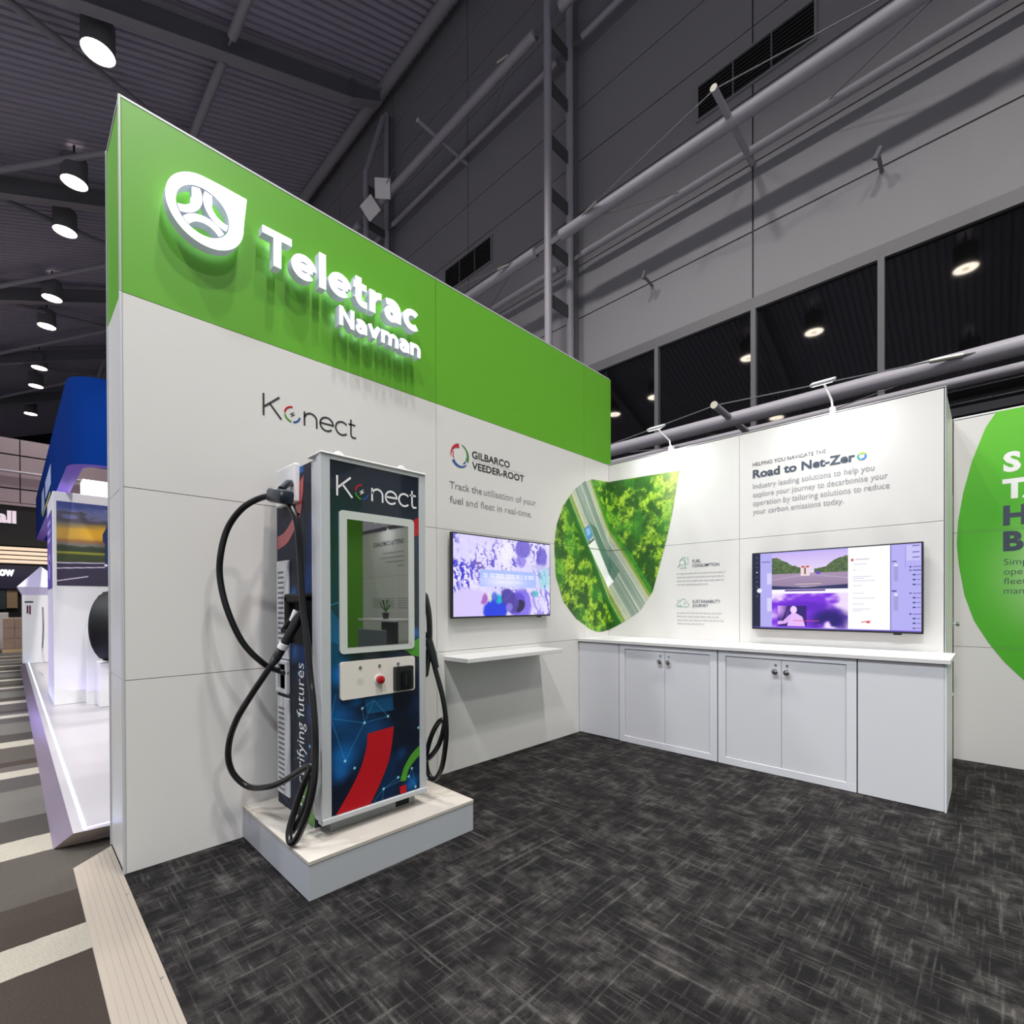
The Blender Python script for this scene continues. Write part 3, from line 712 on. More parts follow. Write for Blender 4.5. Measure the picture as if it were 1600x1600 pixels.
# ------------------------------------------------------------------ TELEVISIONS
def tv_picture_one():
    A, Z = grid(0, 1, 0, 1, 300, 172); u0_, v0_ = A, 1-Z
    u = u0_+.05*(fbm(u0_*6, v0_*6, 4, 71)-.5); v = v0_+.08*(fbm(u0_*6, v0_*6, 4, 93)-.5)
    n = fbm(u*7, v*5, 4, 2); st = fbm(u*46+8*n, v*12+12*n, 3, 7)
    c = mixc(C3('cfc6fa')+0*A[..., None], C3('f3ecff'), n)
    c = mixc(c, C3('5448c8'), sm(st, .54, .66)*sm(n, .35, .6)*.9)
    c = mixc(c, C3('3a2fd0'), sm(np.hypot((u-.05)/.18, (v-.5)/.22), 1.1, .5)*sm(st, .42, .58))
    c = mixc(c, C3('f6f0fb'), sm(np.hypot((u-.50)/.09, (v-.18)/.3), 1.1, .2)*.85)
    c = mixc(c, C3('5a4cc4'), sm(np.hypot((u-.68)/.09, (v-.1)/.14), 1.05, .8)*.8)
    c = mixc(c, C3('5a4cc4'), sm(np.hypot((u-.90)/.08, (v-.2)/.18), 1.05, .7)*.8)
    c = mixc(c, C3('7d6ae0'), sm(np.hypot((u-.66)/.06, (v-.28)/.1), 1.05, .7)*.7)
    c = mixc(c, C3('d2cdf6'), sm(np.abs(v-.36), .08, .03)*sm(u, .72, .8)*.8)
    c = mixc(c, C3('d6c8fa'), sm(np.hypot((u-.12)/.22, (v-.85)/.2), 1.1, .8))
    c = mixc(c, C3('6fd8d0'), sm(np.hypot((u-.93)/.10, (v-.5)/.2), 1., .4)*.5)
    c = mixc(c, C3('28b8a8'), sm(np.hypot((u-.83)/.05, (v-.72)/.06), 1., .3)*.8)
    c = mixc(c, C3('8f82e6'), sm(st, .5, .6)*sm(u, .75, .85)*sm(v, .6, .7)*.8)
    c = mixc(c, C3('1f3fe0'), sm(np.hypot((u-.40)/.13, (v-.93)/.16), 1.05, .8))
    c = mixc(c, C3('0fb6c8'), sm(np.hypot((u-.43)/.05, (v-.78)/.08), 1.1, .5))
    c = mixc(c, C3('a45ab8'), sm(np.hypot((u-.285)/.03, (v-.78)/.08), 1.1, .5)*.9)
    c = mixc(c, C3('d8f0b0'), sm(np.hypot((u-.335)/.02, (v-.77)/.08), 1.1, .4)*.7)
    c = mixc(c, C3('3a5ad8'), sm(np.hypot((u-.38)/.04, (v-.76)/.07), 1.1, .6)*.8)
    for (a, b, r, cc) in ((.66, .86, .13, '7a66e8'), (.62, .84, .085, '5a48c8'), (.645, .88, .05, '15103a'), (.52, .76, .07, '44389e'), (.56, .87, .07, '50409f'), (.535, .9, .04, '8a7ae0')):
        c = mixc(c, C3(cc), sm(np.hypot(u-a, (v-b)*.58), r*1.05, r*.8)*.9)
    for (a, b) in ((.215, .33), (.24, .385)): c = mixc(c, C3('7a62b8'), sm(np.hypot((u-a)/.045, (v-b)/.02), 1.1, .8))
    u, v = u0_, v0_
    inb = (u > .24) & (u < .83) & (v > .41) & (v < .63)
    c = np.where(inb[..., None], mixc(C3('a9bdf8')+0*A[..., None], C3('dfe0ff'), sm(np.hypot((u-.48)/.3, (v-.56)/.13), 1.1, .2)), c)
    for b in (.47, .50): c = mixc(c, C3('f4f4ff'), inb*sm(np.abs(v-b-.012*(u-.5)), .014, .006)*sm(np.abs(u-.54), .28, .25)*(vnoise(u*60, v*4, 4) > .3)*.8)
    c = mixc(c, C3('f4f4ff'), inb*sm(np.abs(v-.565), .010, .004)*sm(np.abs(u-.54), .14, .12)*(vnoise(u*60, v*4, 4) > .3)*.8)
    return c
def tv_picture_two():
    A, Z = grid(0, 1, 0, 1, 480, 240); u, v = A, 1-Z
    def R(c, a0, a1, b0, b1, h, k=1.):
        msk = ((u >= a0) & (u < a1) & (v >= b0) & (v < b1)); return mixc(c, C3(h), msk*k)
    c = C3('b3aef2')+0*A[..., None]
    c = R(c, 0, .052, 0, 1, '1d2440')
    for k in range(9): c = R(c, .022, .032, .05+.065*k, .062+.065*k, '6a7090' if k != 3 else 'e8e8f8')
    c = mixc(c, C3('f0f0ff'), sm(np.hypot((u-.045)*1.78, v-.5), .034, .028))
    c = R(c, .1, .13, .27, .42, 'd6d4fa'); c = R(c, .1, .13, .6, .78, 'd6d4fa'); c = R(c, .06, .12, .11, .125, '6f6aa8')
    # road camera view
    cx0, cx1, cv0, cv1 = .133, .612, 0.015, .492
    x = (u-cx0)/(cx1-cx0); y = (v-cv0)/(cv1-cv0)
    sky = mixc(C3('c9b4f4')+0*A[..., None], C3('eedff8'), y*1.6)
    tr = (y > .18+.3*sm(x, 0, .42)-.12*fbm(x*14, y*3, 3, 5)) & (x < .44) | (y > .50-.28*sm(x, .6, 1.)-.10*fbm(x*16, y*3, 3, 8)) & (x > .58)
    tn = fbm(x*40, y*22, 3, 3)
    pic = np.where(tr[..., None], mixc(C3('31402c')+0*A[..., None], C3('6f8f52'), tn), sky)
    pic = mixc(pic, C3('a78fb0'), sm(y, .55, .58)*1.)
    pic = mixc(pic, C3('8e7a9c'), sm(y, .58, .9)*.6)
    pic = mixc(pic, C3('b8b0cf'), sm(np.abs(y-.60-.25*np.abs(x-.5)), .02, .008)*.6)
    pic = mixc(pic, C3('e8e0c0'), sm(np.abs(y-.86), .012, .004)*sm(np.abs(x-.5), .2, .15)*.8)
    pic = mixc(pic, C3('e8e0f0'), sm(np.abs(y-.93), .012, .004)*sm(np.abs(x-.5), .14, .1)*.6)
    pic = mixc(pic, C3('252a5c'), sm(y+.12*np.abs(x-.45), .93, .97))
    inn = (x > .40) & (x < .52) & (y > .36) & (y < .64); pic = np.where(inn[..., None], C3('efd8dc')+0*pic, pic)
    for a in (.43, .49): pic = mixc(pic, C3('c04a58'), ((np.abs(x-a) < .022) & (y > .37) & (y < .42))*.9)
    pic = mixc(pic, C3('5a3a48'), ((np.abs(x-.46) < .01) & (y > .42) & (y < .6))*.9)
    pic = mixc(pic, C3('6a40d0'), sm(np.hypot((x-.63)*1.6, y-.57), .05, .035))
    msk = (x >= 0) & (x < 1) & (y >= 0) & (y < 1); c = np.where(msk[..., None], pic, c)
    c = R(c, .133, .612, .492, .545, 'fbf6ff'); c = R(c, .22, .48, .495, .515, '5a2a9c')
    # purple cabin camera view
    cv0, cv1 = .545, .985; y = (v-cv0)/(cv1-cv0); n = fbm(x*4, y*3, 3, 31)
    pic = mixc(C3('f0dcff')+0*A[..., None], C3('7a28e0'), sm(n+.5*np.sin(x*3.2+.4)*sm(y, 0, .35), .45, .8))
    pic = mixc(pic, C3('1c0670'), sm(np.hypot((x-.78)/.32, (y-.75)/.4), 1.1, .3)*sm(n, .3, .55))
    pic = mixc(pic, C3('4a10b0'), sm(np.hypot((x-.45)/.4, (y-.38)/.18), 1.1, .4)*.6)
    ib = (x > .08) & (x < .48) & (y > .36) & (y < .96)
    xx = (x-.08)/.4; yy = (y-.36)/.6
    pin = mixc(C3('2a0a70')+0*A[..., None], C3('d8a8f8'), sm(xx, .55, 0.)*sm(yy, .9, .2))
    pin = mixc(pin, C3('f0d0ff'), sm(np.hypot((xx-.56)/.12, (yy-.2)/.2), 1.05, .85))
    pin = mixc(pin, C3('e6baff'), (inpoly(xx, yy, [(.34, 1), (.40, .5), (.5, .36), (.66, .38), (.86, .55), (.95, 1)]))*1.)
    pin = mixc(pin, C3('e0b0fa'), inpoly(xx, yy, [(0, .95), (0, .78), (.22, .72), (.42, .45), (.48, .62), (.3, .88)])*1.)
    pin = mixc(pin, C3('16044a'), sm(segd(xx, yy, (.18, .75), (.38, 0)), .03, .015))
    pic = np.where(ib[..., None], pin, pic)
    pic = mixc(pic, C3('e04a5a'), sm(np.abs(y-.80), .012, .005)*((x > .3) & (x < .64))*.9)
    msk = (x >= 0) & (x < 1) & (y >= 0) & (y < 1); c = np.where(msk[..., None], pic, c)
    c = R(c, .612, .842, 0.0, .985, 'fdfcff'); c = R(c, .842, .848, 0.0, .985, '7f7ac0')
    c = R(c, .630, .644, .135, .165, 'd83a4c'); c = R(c, .655, .73, .142, .152, 'c9c6dc')
    for b, e in ((.2, .72), (.27, .66), (.35, .74), (.37, .70), (.40, .76), (.46, .69), (.55, .70), (.61, .76), (.68, .70), (.74, .74), (.76, .69)): c = R(c, .64, e, b, b+.008, 'd4d2e4')
    c = mixc(c, C3('d03a50'), sm(segd(u, v, (.69, .90), (.735, .885)), .006, .003)); c = R(c, .715, .735, .895, .91, 'd83a4c')
    c = R(c, .92, .922, .03, .27, '8d88cc'); c = R(c, .925, .995, .015, .19, 'c6c2f6')
    for b in (.02, .09, .15): c = R(c, .955, .99, b, b+.012, '6a66b0')
    for b in (.255, .295, .555, .79): c = R(c, .94, .95, b, b+.014, '2d2e70'); c = R(c, .958, .998, b+.002, b+.012, '5a58a0')
    for b in (.345, .40, .455, .605, .66, .715, .84, .895, .95): c = R(c, .957, .972, b, b+.016, '34357a'); c = R(c, .977, .997, b+.003, b+.012, '6a68b0')
    for b in (.22, .56): c = R(c, .862, .885, b, b+.2, 'a29cd8'); c = R(c, .864, .882, b, b+.03, 'e0dcfa'); c = R(c, .85, .876, b-.035, b-.02, '4a4890')
    c = mixc(c, C3('6048c0'), sm(v, .985, .99)*.8)
    return c
def television(name, label, frame, a0, a1, z0, z1, depth, painter, w, h):
    o0 = P3(frame, (a0+a1)/2, (z0+z1)/2, 0)
    t = thing(name, label, 'television', tuple(o0))
    bm = NB(); t2 = NB(); prism(t2, [(a0, z0), (a1, z0), (a1, z1), (a0, z1)], frame, .028, depth); bmesh.ops.bevel(t2, geom=t2.edges[:], offset=.003, segments=1, affect='EDGES'); merge(bm, t2)
    obj('casing', bm, M_BLACKP, t)
    bm = NB(); ac = (a0+a1)/2; zc = (z0+z1)/2
    prism(bm, [(ac-.22, zc-.15), (ac+.22, zc-.15), (ac+.22, zc+.15), (ac-.22, zc+.15)], frame, .001, .029); obj('wall_bracket', bm, M_DARK, t)
    e = .011
    A, Z = grid(a0+e, a1-e, z0+e*1.4, z1-e, w, h)
    picture('screen', A, Z, frame, painter(), vcol_mat('screen_glow', 1.0, .2), t, depth+.0012)
    bm = NB(); prism(bm, [(a1-.18, z0-.012), (a1-.13, z0-.012), (a1-.13, z0+.002), (a1-.18, z0+.002)], frame, depth-.02, depth-.002); obj('sensor', bm, M_BLACKP, t)
    return t
television('television', 'wall television with an abstract purple picture, above the white shelf', F_LEFT, 2.108, 3.348, 1.268, 1.978, .062, tv_picture_one, 300, 172)
television('television', 'wall television showing a road camera view and a driver, above the cabinets', F_BACK, 1.600, 2.825, 1.147, 1.850, .062, tv_picture_two, 480, 240)

# shelf below the first television
sh = obj('wall_shelf', B(.001, .30, 2.07, 3.24, .928, .964, bev=.003), M_TOP)
tag(sh, 'white floating shelf on the left wall, below the purple television', 'shelf')

# ------------------------------------------------------------------ CABINET RUN
YF = 3.90
wt = obj('worktop', B(.002, 3.005, 3.878, 4.482, .981, 1.012, bev=.0025), M_TOP)
tag(wt, 'long white worktop lying on the row of cabinets along the back wall', 'worktop')
fp = thing('filler_cabinet', 'narrow plain white cabinet front in the corner beside the left wall', 'cabinet', (.25, YF, 0))
obj('body', B(.003, .495, YF+.005, 4.48, .0, .98), M_GAP, fp)
obj('front_panel', B(.004, .496, YF-.004, YF+.01, .008, .974, bev=.002), M_CAB, fp)
def cupboard(x0, x1, label):
    t = thing('cupboard', label, 'cabinet', ((x0+x1)/2, YF, 0))
    obj('body', B(x0+.004, x1-.004, YF+.02, 4.48, .0, .98), M_GAP, t)
    bm = NB(); fw_ = .066
    box(bm, x0+.003, x1-.003, YF-.004, YF+.019, .004, .066, bev=.0015); box(bm, x0+.003, x1-.003, YF-.004, YF+.019, .934, .976, bev=.0015)
    box(bm, x0+.003, x0+fw_, YF-.004, YF+.019, .066, .934, bev=.0015); box(bm, x1-fw_, x1-.003, YF-.004, YF+.019, .066, .934, bev=.0015)
    obj('frame', bm, M_CABF, t)
    xm = (x0+x1)/2
    for s, (a, b) in ((-1, (x0+fw_+.003, xm-.0015)), (1, (xm+.0015, x1-fw_-.003))):
        dd = obj('door', B(a, b, YF+.003, YF+.018, .069, .931, bev=.0015), M_CAB, t)
        kx = xm+s*.042
        obj('knob', sweep(NB(), [(kx, YF+.004, .838), (kx, YF-.012, .838), (kx, YF-.016, .838), (kx, YF-.028, .838), (kx, YF-.032, .838)], [.008, .009, .022, .024, .016], 18), M_CHROME, dd, smooth=True, label='round chrome knob')
        obj('lock', sweep(NB(), [(kx, YF+.004, .889), (kx, YF-.003, .889)], .010, 14), M_CHROME, dd, smooth=True, label='small chrome lock')
    return t
cupboard(.500, 1.487, 'white two-door cupboard with chrome knobs, the left one under the worktop')
cupboard(1.491, 2.495, 'white two-door cupboard with chrome knobs, the right one below the road camera television')
ep = thing('end_cabinet', 'plain white cabinet front at the open right end of the worktop', 'cabinet', (2.74, YF, 0))
obj('body', B(2.499, 2.972, YF+.008, 4.48, .0, .98), M_GAP, ep)
obj('front_panel', B(2.500, 2.972, YF-.004, YF+.008, .004, .976, bev=.002), M_CAB, ep)
obj('side_panel', B(2.973, 2.985, YF-.004, 4.48, .0, .976, bev=.002), M_CABF, ep)

# ------------------------------------------------------------------ CHARGER PLINTH
pl = thing('plinth', 'low white plinth box carrying the vehicle charger', 'plinth', (.46, 1.07, 0))
obj('body', B(.004, .914, .567, 1.582, .0, .166), mat('white_plinth_paint', 'adb0b6', .45), pl)
obj('top_board', B(.002, .917, .564, 1.585, .167, .187, bev=.002), mat('off_white_board', 'b9b3ab', .4, noise=.05, nscale=5), pl)

# ------------------------------------------------------------------ VEHICLE CHARGER
ch = thing('vehicle_charger', 'tall vehicle fast charger with dark blue printed skin standing on the white plinth', 'charger', (.4, 1.03, .187))
Y0, Y1 = .740, 1.330
M_CHBODY = mat('charger_navy_skin', '232938', .3, coat=.3)
obj('body', B(.08, .60, Y0, Y1, .188, 2.165, bev=.003), M_CHBODY, ch)
obj('base_skirt', B(.595, .70, .775, 1.30, .188, .262), mat('grey_skirt', '8d8f92', .5, metal=.4), ch)
obj('skirt_vent', B(.699, .702, 1.17, 1.26, .20, .235), M_DARK, ch)
# front door: stepped aluminium frame
bm = NB()
for (x0, x1, g, z0, z1) in ((.602, .640, .022, .268, 2.15), (.643, .700, .012, .262, 2.158), (.703, .745, .004, .256, 2.165)):
    box(bm, x0, x1, .700+g, 1.345-g, z0, z1, bev=.004, seg=2)
obj('door_body', bm, M_ALUP, ch)
bm = NB()
box(bm, .745, .762, .700, .752, .258, 2.160, bev=.004, seg=2); box(bm, .745, .762, 1.300, 1.345, .258, 2.160, bev=.004, seg=2)
box(bm, .748, .762, .752, 1.300, 2.138, 2.160, bev=.002); box(bm, .748, .768, .700, 1.345, .262, .290, bev=.004, seg=2)
obj('door_frame', bm, M_ALUP, ch, label='pale aluminium frame around the printed front')
obj('top_cap', B(.61, .770, .698, 1.347, 2.160, 2.170, bev=.003), M_WHITE, ch)
# front print
A, Z = grid(.753, 1.299, .290, 2.138, 200, 640)
def skin(A, Z):
    n = fbm(A*5, Z*5, 4, 5)
    c = mixc(C3('0b1426')+0*A[..., None], C3('0a2747'), sm(n, .4, .75))
    c = mixc(c, C3('111d2b'), sm(Z, 1.75, 1.95))
    c = mixc(c, C3('0f3a33'), sm(np.hypot((A-.80)/.14, (Z-1.62)/.4), 1., .2)*.6)
    c = mixc(c, C3('0a4a74'), sm(np.hypot((A-.78)/.12, (Z-1.12)/.30), 1., .2)*.8)
    for (a, b, r, k) in ((.80, 1.02, .09, .8), (.90, .89, .07, 1.), (.82, .58, .13, .75), (.80, .50, .08, .7), (1.01, .70, .14, .45), (1.27, 1.22, .06, 1.), (1.27, 1.15, .05, .8), (.78, .82, .16, .5), (1.24, .33, .08, .8), (1.18, .53, .06, .4), (.90, .70, .2, .3)):
        c = mixc(c, C3('1670c0'), sm(np.hypot(A-a, Z-b), r, 0)*k*(.6+.6*n))
    c = mixc(c, C3('10507c'), inpoly(A, Z, [(.943, .872), (1.118, .90), (1.125, .785), (.956, .791)])*.9)
    c = mixc(c, C3('2a8acb'), inpoly(A, Z, [(.753, 1.37), (.753, 1.20), (.80, 1.18), (.80, 1.31)])*.35)
    return c
c = skin(A, Z)
nodes = [(.93, .825), (.942, .744), (1.088, .756), (.829, .562), (.883, .512), (1.293, .654), (1.058, .353), (1.152, .393), (1.224, .381), (1.246, .423), (1.271, .308), (1.0, .86), (.753, .80), (.78, .92), (1.0, .30), (1.05, .29)]
for i, j in ((0, 1), (1, 2), (0, 11), (1, 11), (11, 2), (3, 1), (12, 13), (1, 12), (6, 7), (7, 8), (8, 9), (9, 10), (8, 10), (6, 14), (6, 15), (6, 8), (3, 12)):
    c = mixc(c, C3('4aa8e0'), sm(segd(A, Z, nodes[i], nodes[j]), .0032, .0008)*.45)
c = mixc(c, C3('4aa8e0'), sm(segd(A, Z, (.753, 1.385), (.80, 1.40)), .003, .001)*.7)
for p in nodes[:11]: c = mixc(c, C3('9ae4f8'), sm(np.hypot(A-p[0], Z-p[1]), .011, .003))
M_SKIN = vcol_mat('charger_skin_print', 0, .22, coat=.6)
fpnl = picture('front_panel', A, Z, F_CHF, c, M_SKIN, ch, -.006, label='dark blue front print with glowing network lines')
# red sweep and green arc
red = [(.963, .682), (1.124, .694)]
rs_ = spline([(1.124, .694, 0), (1.112, .60, 0), (1.088, .50, 0), (1.04, .40, 0), (.975, .292, 0)], 6); ls_ = spline([(.775, .292, 0), (.855, .40, 0), (.915, .50, 0), (.95, .60, 0), (.960, .682, 0)], 6)
poly = [(v.x, v.y) for v in rs_]+[(v.x, v.y) for v in ls_]
flat('red_sweep', [poly], F_CHF, M_RED, ch, -.004)
ga = [(v.x, v.y) for v in spline([(1.299, .548, 0), (1.24, .505, 0), (1.19, .44, 0), (1.164, .368, 0)], 6)]; gb = [(v.x, v.y) for v in spline([(1.299, .488, 0), (1.262, .462, 0), (1.222, .42, 0), (1.203, .362, 0)], 6)]
flat('green_arc', [[ga[i], ga[i+1], gb[i+1], gb[i]] for i in range(len(ga)-1)], F_CHF, M_GRNP, ch, -.004)
flat('red_block', [[(1.160, .338), (1.205, .340), (1.205, .296), (1.165, .292)]], F_CHF, M_RED, ch, -.004)
flat('red_block', [[(1.262, 1.885), (1.299, 1.905), (1.299, 1.80), (1.262, 1.785)]], F_CHF, M_RED, ch, -.004)
flat('green_block', [[(1.19, 1.13), (1.299, 1.19), (1.299, 1.075), (1.25, 1.09)]], F_CHF, M_GRNP, ch, -.004)
konect(F_CHF, .788, 1.957, .106, .496, .0105, M_PRINTW, ch, d=-.003)
# screen
bm = NB(); t2 = NB(); prism(t2, rrect(.800, 1.262, 1.128, 1.884, .022), F_CHF, -.006, .003)
merge(bm, t2); obj('screen_bezel', bm, mat('pale_screen_surround', 'c3c9c4', .35), ch, label='pale rounded surround of the tall screen')
M_SCG = bpy.data.materials.new('screen_glass'); M_SCG.use_nodes = True
bs = M_SCG.node_tree.nodes['Principled BSDF']; bs.inputs['Base Color'].default_value = (.004, .006, .006, 1); bs.inputs['Roughness'].default_value = .02; bs.inputs['Specular IOR Level'].default_value = 1.0; bs.inputs['IOR'].default_value = 2.1
bm = NB(); prism(bm, [(.842, 1.162), (1.220, 1.162), (1.220, 1.840), (.842, 1.840)], F_CHF, .0032, .0045); obj('screen_glass', bm, M_SCG, ch, label='dark mirror-like glass of the tall screen')
text('lettering', '1', F_CHF, 1.233, 1.150, .016, M_RED, ch, d=.004)
# control plate
bm = NB(); prism(bm, rrect(.800, 1.262, .886, 1.086, .016), F_CHF, -.006, .006); cp = obj('control_plate', bm, mat('warm_white_plate', 'd9d4cc', .4), ch)
for a in (.912, 1.028, 1.147):
    obj('lock_screw', sweep(NB(), [P3(F_CHF, a, 1.049, .005), P3(F_CHF, a, 1.049, .009)], .009, 12), M_STEELD, cp)
ps = []
for k in range(19):
    aa = k*2.399; r_ = .0048*math.sqrt(k); ps.append(arcpts(.912+r_*math.cos(aa), .974+r_*math.sin(aa), .0019, 0, 360, 6)[:-1])
flat('speaker_holes', ps, F_CHF, M_STEELD, cp, .0068)
obj('emergency_button', sweep(NB(), [P3(F_CHF, 1.026, .973, .005), P3(F_CHF, 1.026, .973, .012), P3(F_CHF, 1.026, .973, .030), P3(F_CHF, 1.026, .973, .034)], [.020, .022, .022, .016], 20), mat('red_plastic', 'a01418', .25), cp, smooth=True, label='red round emergency button')
obj('button_collar', sweep(NB(), [P3(F_CHF, 1.026, .973, .005), P3(F_CHF, 1.026, .973, .009)], .030, 24), M_WHITE, cp, smooth=True)
bm = NB(); t2 = NB(); prism(t2, rrect(1.115, 1.232, .898, 1.034, .008), F_CHF, .006, .036); merge(bm, t2); cdr = obj('card_reader', bm, M_BLACKP, cp)
bm = NB(); prism(bm, rrect(1.150, 1.205, .905, 1.010, .006), F_CHF, .036, .050); obj('card_hood', bm, mat('black_gloss_plastic', '101216', .15), cp)
bm = NB(); prism(bm, [(1.165, .93), (1.178, .93), (1.178, .99), (1.165, .99)], F_CHF, .0502, .052); obj('card_slot', bm, M_DARK, cp)
# lifting eyes
for y in (.83, 1.22):
    bm = NB(); sweep(bm, [Vector((.70, y+.026*math.cos(a), 2.176+.026*math.sin(a))) for a in [math.pi*k/10 for k in range(11)]], .006, 8)
    obj('lifting_eye', bm, M_WHITE, ch, smooth=True)
# side skin
A, Z = grid(.084, .598, .192, 2.160, 110, 420)
n = fbm(A*4, Z*3, 4, 15)
c = mixc(C3('1c212e')+0*A[..., None], C3('272d3d'), n)
c = mixc(c, C3('0b3a86'), sm(np.abs(A-(.62-(2.0-Z)*.20)), .10, .0)*sm(Z, .9, 1.1)*sm(Z, 2.0, 1.7)*.75)
for (a, b, r, k) in ((.33, 1.44, .08, .9), (.33, 1.12, .10, .8), (.56, 1.05, .12, .6), (.55, .80, .1, .4)): c = mixc(c, C3('2f6cc0'), sm(np.hypot(A-a, Z-b), r, 0)*k)
c = mixc(c, C3('2a62b4'), ((A > .37) & (A < .47) & (Z > 2.125))*.9)
for q0, q1 in (((.10, .33), (.2, .25)), ((.2, .25), (.27, .34)), ((.12, .25), (.24, .22)), ((.27, .34), (.33, .28)), ((.33, .5), (.5, .57)), ((.4, .42), (.5, .57))): c = mixc(c, C3('4aa8e0'), sm(segd(A, Z, q0, q1), .004, .001)*.5)
for p in ((.535, .615), (.395, 1.0), (.39, .76), (.24, .86)): c = mixc(c, C3('7ad0f8'), sm(np.hypot(A-p[0], Z-p[1]), .014, .004))
M_SIDE = vcol_mat('charger_side_print', 0, .5); M_SIDE.node_tree.nodes['Principled BSDF'].inputs['Specular IOR Level'].default_value = .15
picture('side_panel', A, Z, F_CHS, c, M_SIDE, ch, .003, label='slate blue side print')
flat('red_triangle', [[(.366, 2.040), (.478, 2.106), (.47, 2.02), (.436, 1.90), (.385, 1.83), (.366, 1.88)]], F_CHS, M_RED, ch, .0045)
ra = [(v.x, v.y) for v in spline([(.366, 1.915, 0), (.30, 1.865, 0), (.20, 1.815, 0), (.096, 1.80, 0)][::1], 6)]
o_ = [(v.x, v.y) for v in spline([(.425, 1.90, 0), (.365, 1.83, 0), (.25, 1.752, 0), (.096, 1.72, 0)], 6)]
flat('red_arc', [[ra[i], ra[i+1], o_[i+1], o_[i]] for i in range(len(ra)-1)], F_CHS, mat('red_print_soft', 'a02a34', .3, coat=.4), ch, .0045)
flat('green_triangle', [[(.40, .192), (.598, .192), (.598, .56), (.52, .50), (.45, .36)]], F_CHS, M_GRNP, ch, .0045)
text('lettering', 'Electrifying futures', F_CHS, .468, .262, .098, M_PRINTW, ch, width=.80, d=.005, vert=True, bold=-.004)
# vents
def vent(z0, z1):
    v = obj('vent_cover', B(.105, .275, Y0-.016, Y0-.001, z0, z1, bev=.004), mat('vent_white', 'cfd2d6', .4), ch)
    n = int((z1-z0-.04)/.030); vs, fs = [], []
    for k in range(n):
        z = z0+.025+k*.030; i = len(vs); y = Y0-.0165
        vs += [(.125, y, z), (.215, y, z), (.215, y, z+.013), (.125, y, z+.013)]; fs.append((i, i+1, i+2, i+3))
    o = obj('vent_slots', (vs, fs), mat('vent_shadow', '6d7078', .7), v); o['kind'] = 'stuff'
vent(1.068, 1.648); vent(.262, .842)
bm = NB()
box(bm, .103, .270, Y0-.026, Y0-.001, 1.036, 1.062, bev=.006, seg=2); box(bm, .103, .270, Y0-.026, Y0-.001, .866, .890, bev=.006, seg=2)
box(bm, .103, .130, Y0-.026, Y0-.001, .878, 1.05, bev=.006, seg=2); box(bm, .243, .270, Y0-.026, Y0-.001, .878, 1.05, bev=.006, seg=2)
obj('hand_grip', bm, mat('vent_white'), ch); obj('grip_recess', B(.12, .25, Y0-.004, Y0-.0035, .88, 1.045), mat('grip_grey', 'a5a9a8', .6), ch)
# holster recess
bm = NB(); box(bm, .30, .59, Y0-.05, Y0-.001, 1.40, 1.45, bev=.01); box(bm, .30, .345, Y0-.05, Y0-.001, 1.17, 1.44, bev=.01); box(bm, .55, .59, Y0-.05, Y0-.001, 1.17, 1.44, bev=.01); box(bm, .345, .55, Y0-.012, Y0-.001, 1.17, 1.42)
obj('plug_holster', bm, M_DARK, ch)
# white bracket at top
bm = NB(); box(bm, .150, .425, Y0-.036, Y0-.001, 1.962, 2.180, bev=.008, seg=2); obj('bracket_box', bm, M_WHITE, ch)
obj('bracket_recess', B(.24, .40, Y0-.037, Y0-.0365, 1.985, 2.07), mat('bracket_shade', '9aa3a6', .6), ch)
bm = NB()
sweep(bm, [(.36, Y0-.036, 2.045), (.42, .665, 2.04), (.48, .61, 2.00)], .018, 10)
box(bm, .395, .60, .560, .640, 1.925, 2.000, bev=.020, seg=2); bmesh.ops.rotate(bm, verts=bm.verts[:], cent=(.50, .60, 1.96), matrix=Matrix.Rotation(math.radians(12), 3, 'Y'))
obj('cable_clamp', bm, mat('navy_plastic', '1c2533', .35), ch, smooth=True)
obj('clamp_strap', sweep(NB(), [(.40, .585, 2.008), (.50, .575, 1.992), (.60, .575, 1.955)], .010, 8), mat('grey_strap', '8c8c88', .5), ch)
# cable: grip opening -> left loop -> clamp -> down the side -> bundle -> lower loop -> plug
c1 = [(0.262, 0.735, 0.988), (0.219, 0.690, 1.004), (0.246, 0.600, 1.055), (0.227, 0.500, 1.176), (0.207, 0.430, 1.354), (0.183, 0.400, 1.529), (0.198, 0.400, 1.668), (0.216, 0.430, 1.808), (0.285, 0.480, 1.910), (0.340, 0.550, 1.968), (0.432, 0.600, 1.975), (0.537, 0.620, 1.932), (0.610, 0.640, 1.827), (0.607, 0.660, 1.633), (0.612, 0.670, 1.388), (0.653, 0.675, 1.195), (0.689, 0.675, 1.013), (0.723, 0.670, 0.932), (0.762, 0.665, 0.793), (0.779, 0.660, 0.652), (0.801, 0.640, 0.493), (0.787, 0.610, 0.350), (0.752, 0.577, 0.239), (0.701, 0.566, 0.207), (0.663, 0.575, 0.252), (0.664, 0.610, 0.365), (0.695, 0.640, 0.483), (0.768, 0.645, 0.577), (0.712, 0.640, 0.565), (0.507, 0.610, 0.453), (0.385, 0.575, 0.400), (0.222, 0.530, 0.367), (0.172, 0.470, 0.434), (0.166, 0.440, 0.530), (0.191, 0.440, 0.648), (0.290, 0.450, 0.779), (0.326, 0.500, 0.887), (0.372, 0.550, 0.990), (0.400, 0.590, 1.065)]
cb = obj('charging_cable', sweep(NB(), spline(c1, 8), .0165, 12), M_RUBBER, ch, smooth=True, label='black cable looping out to the left and down to the plinth')
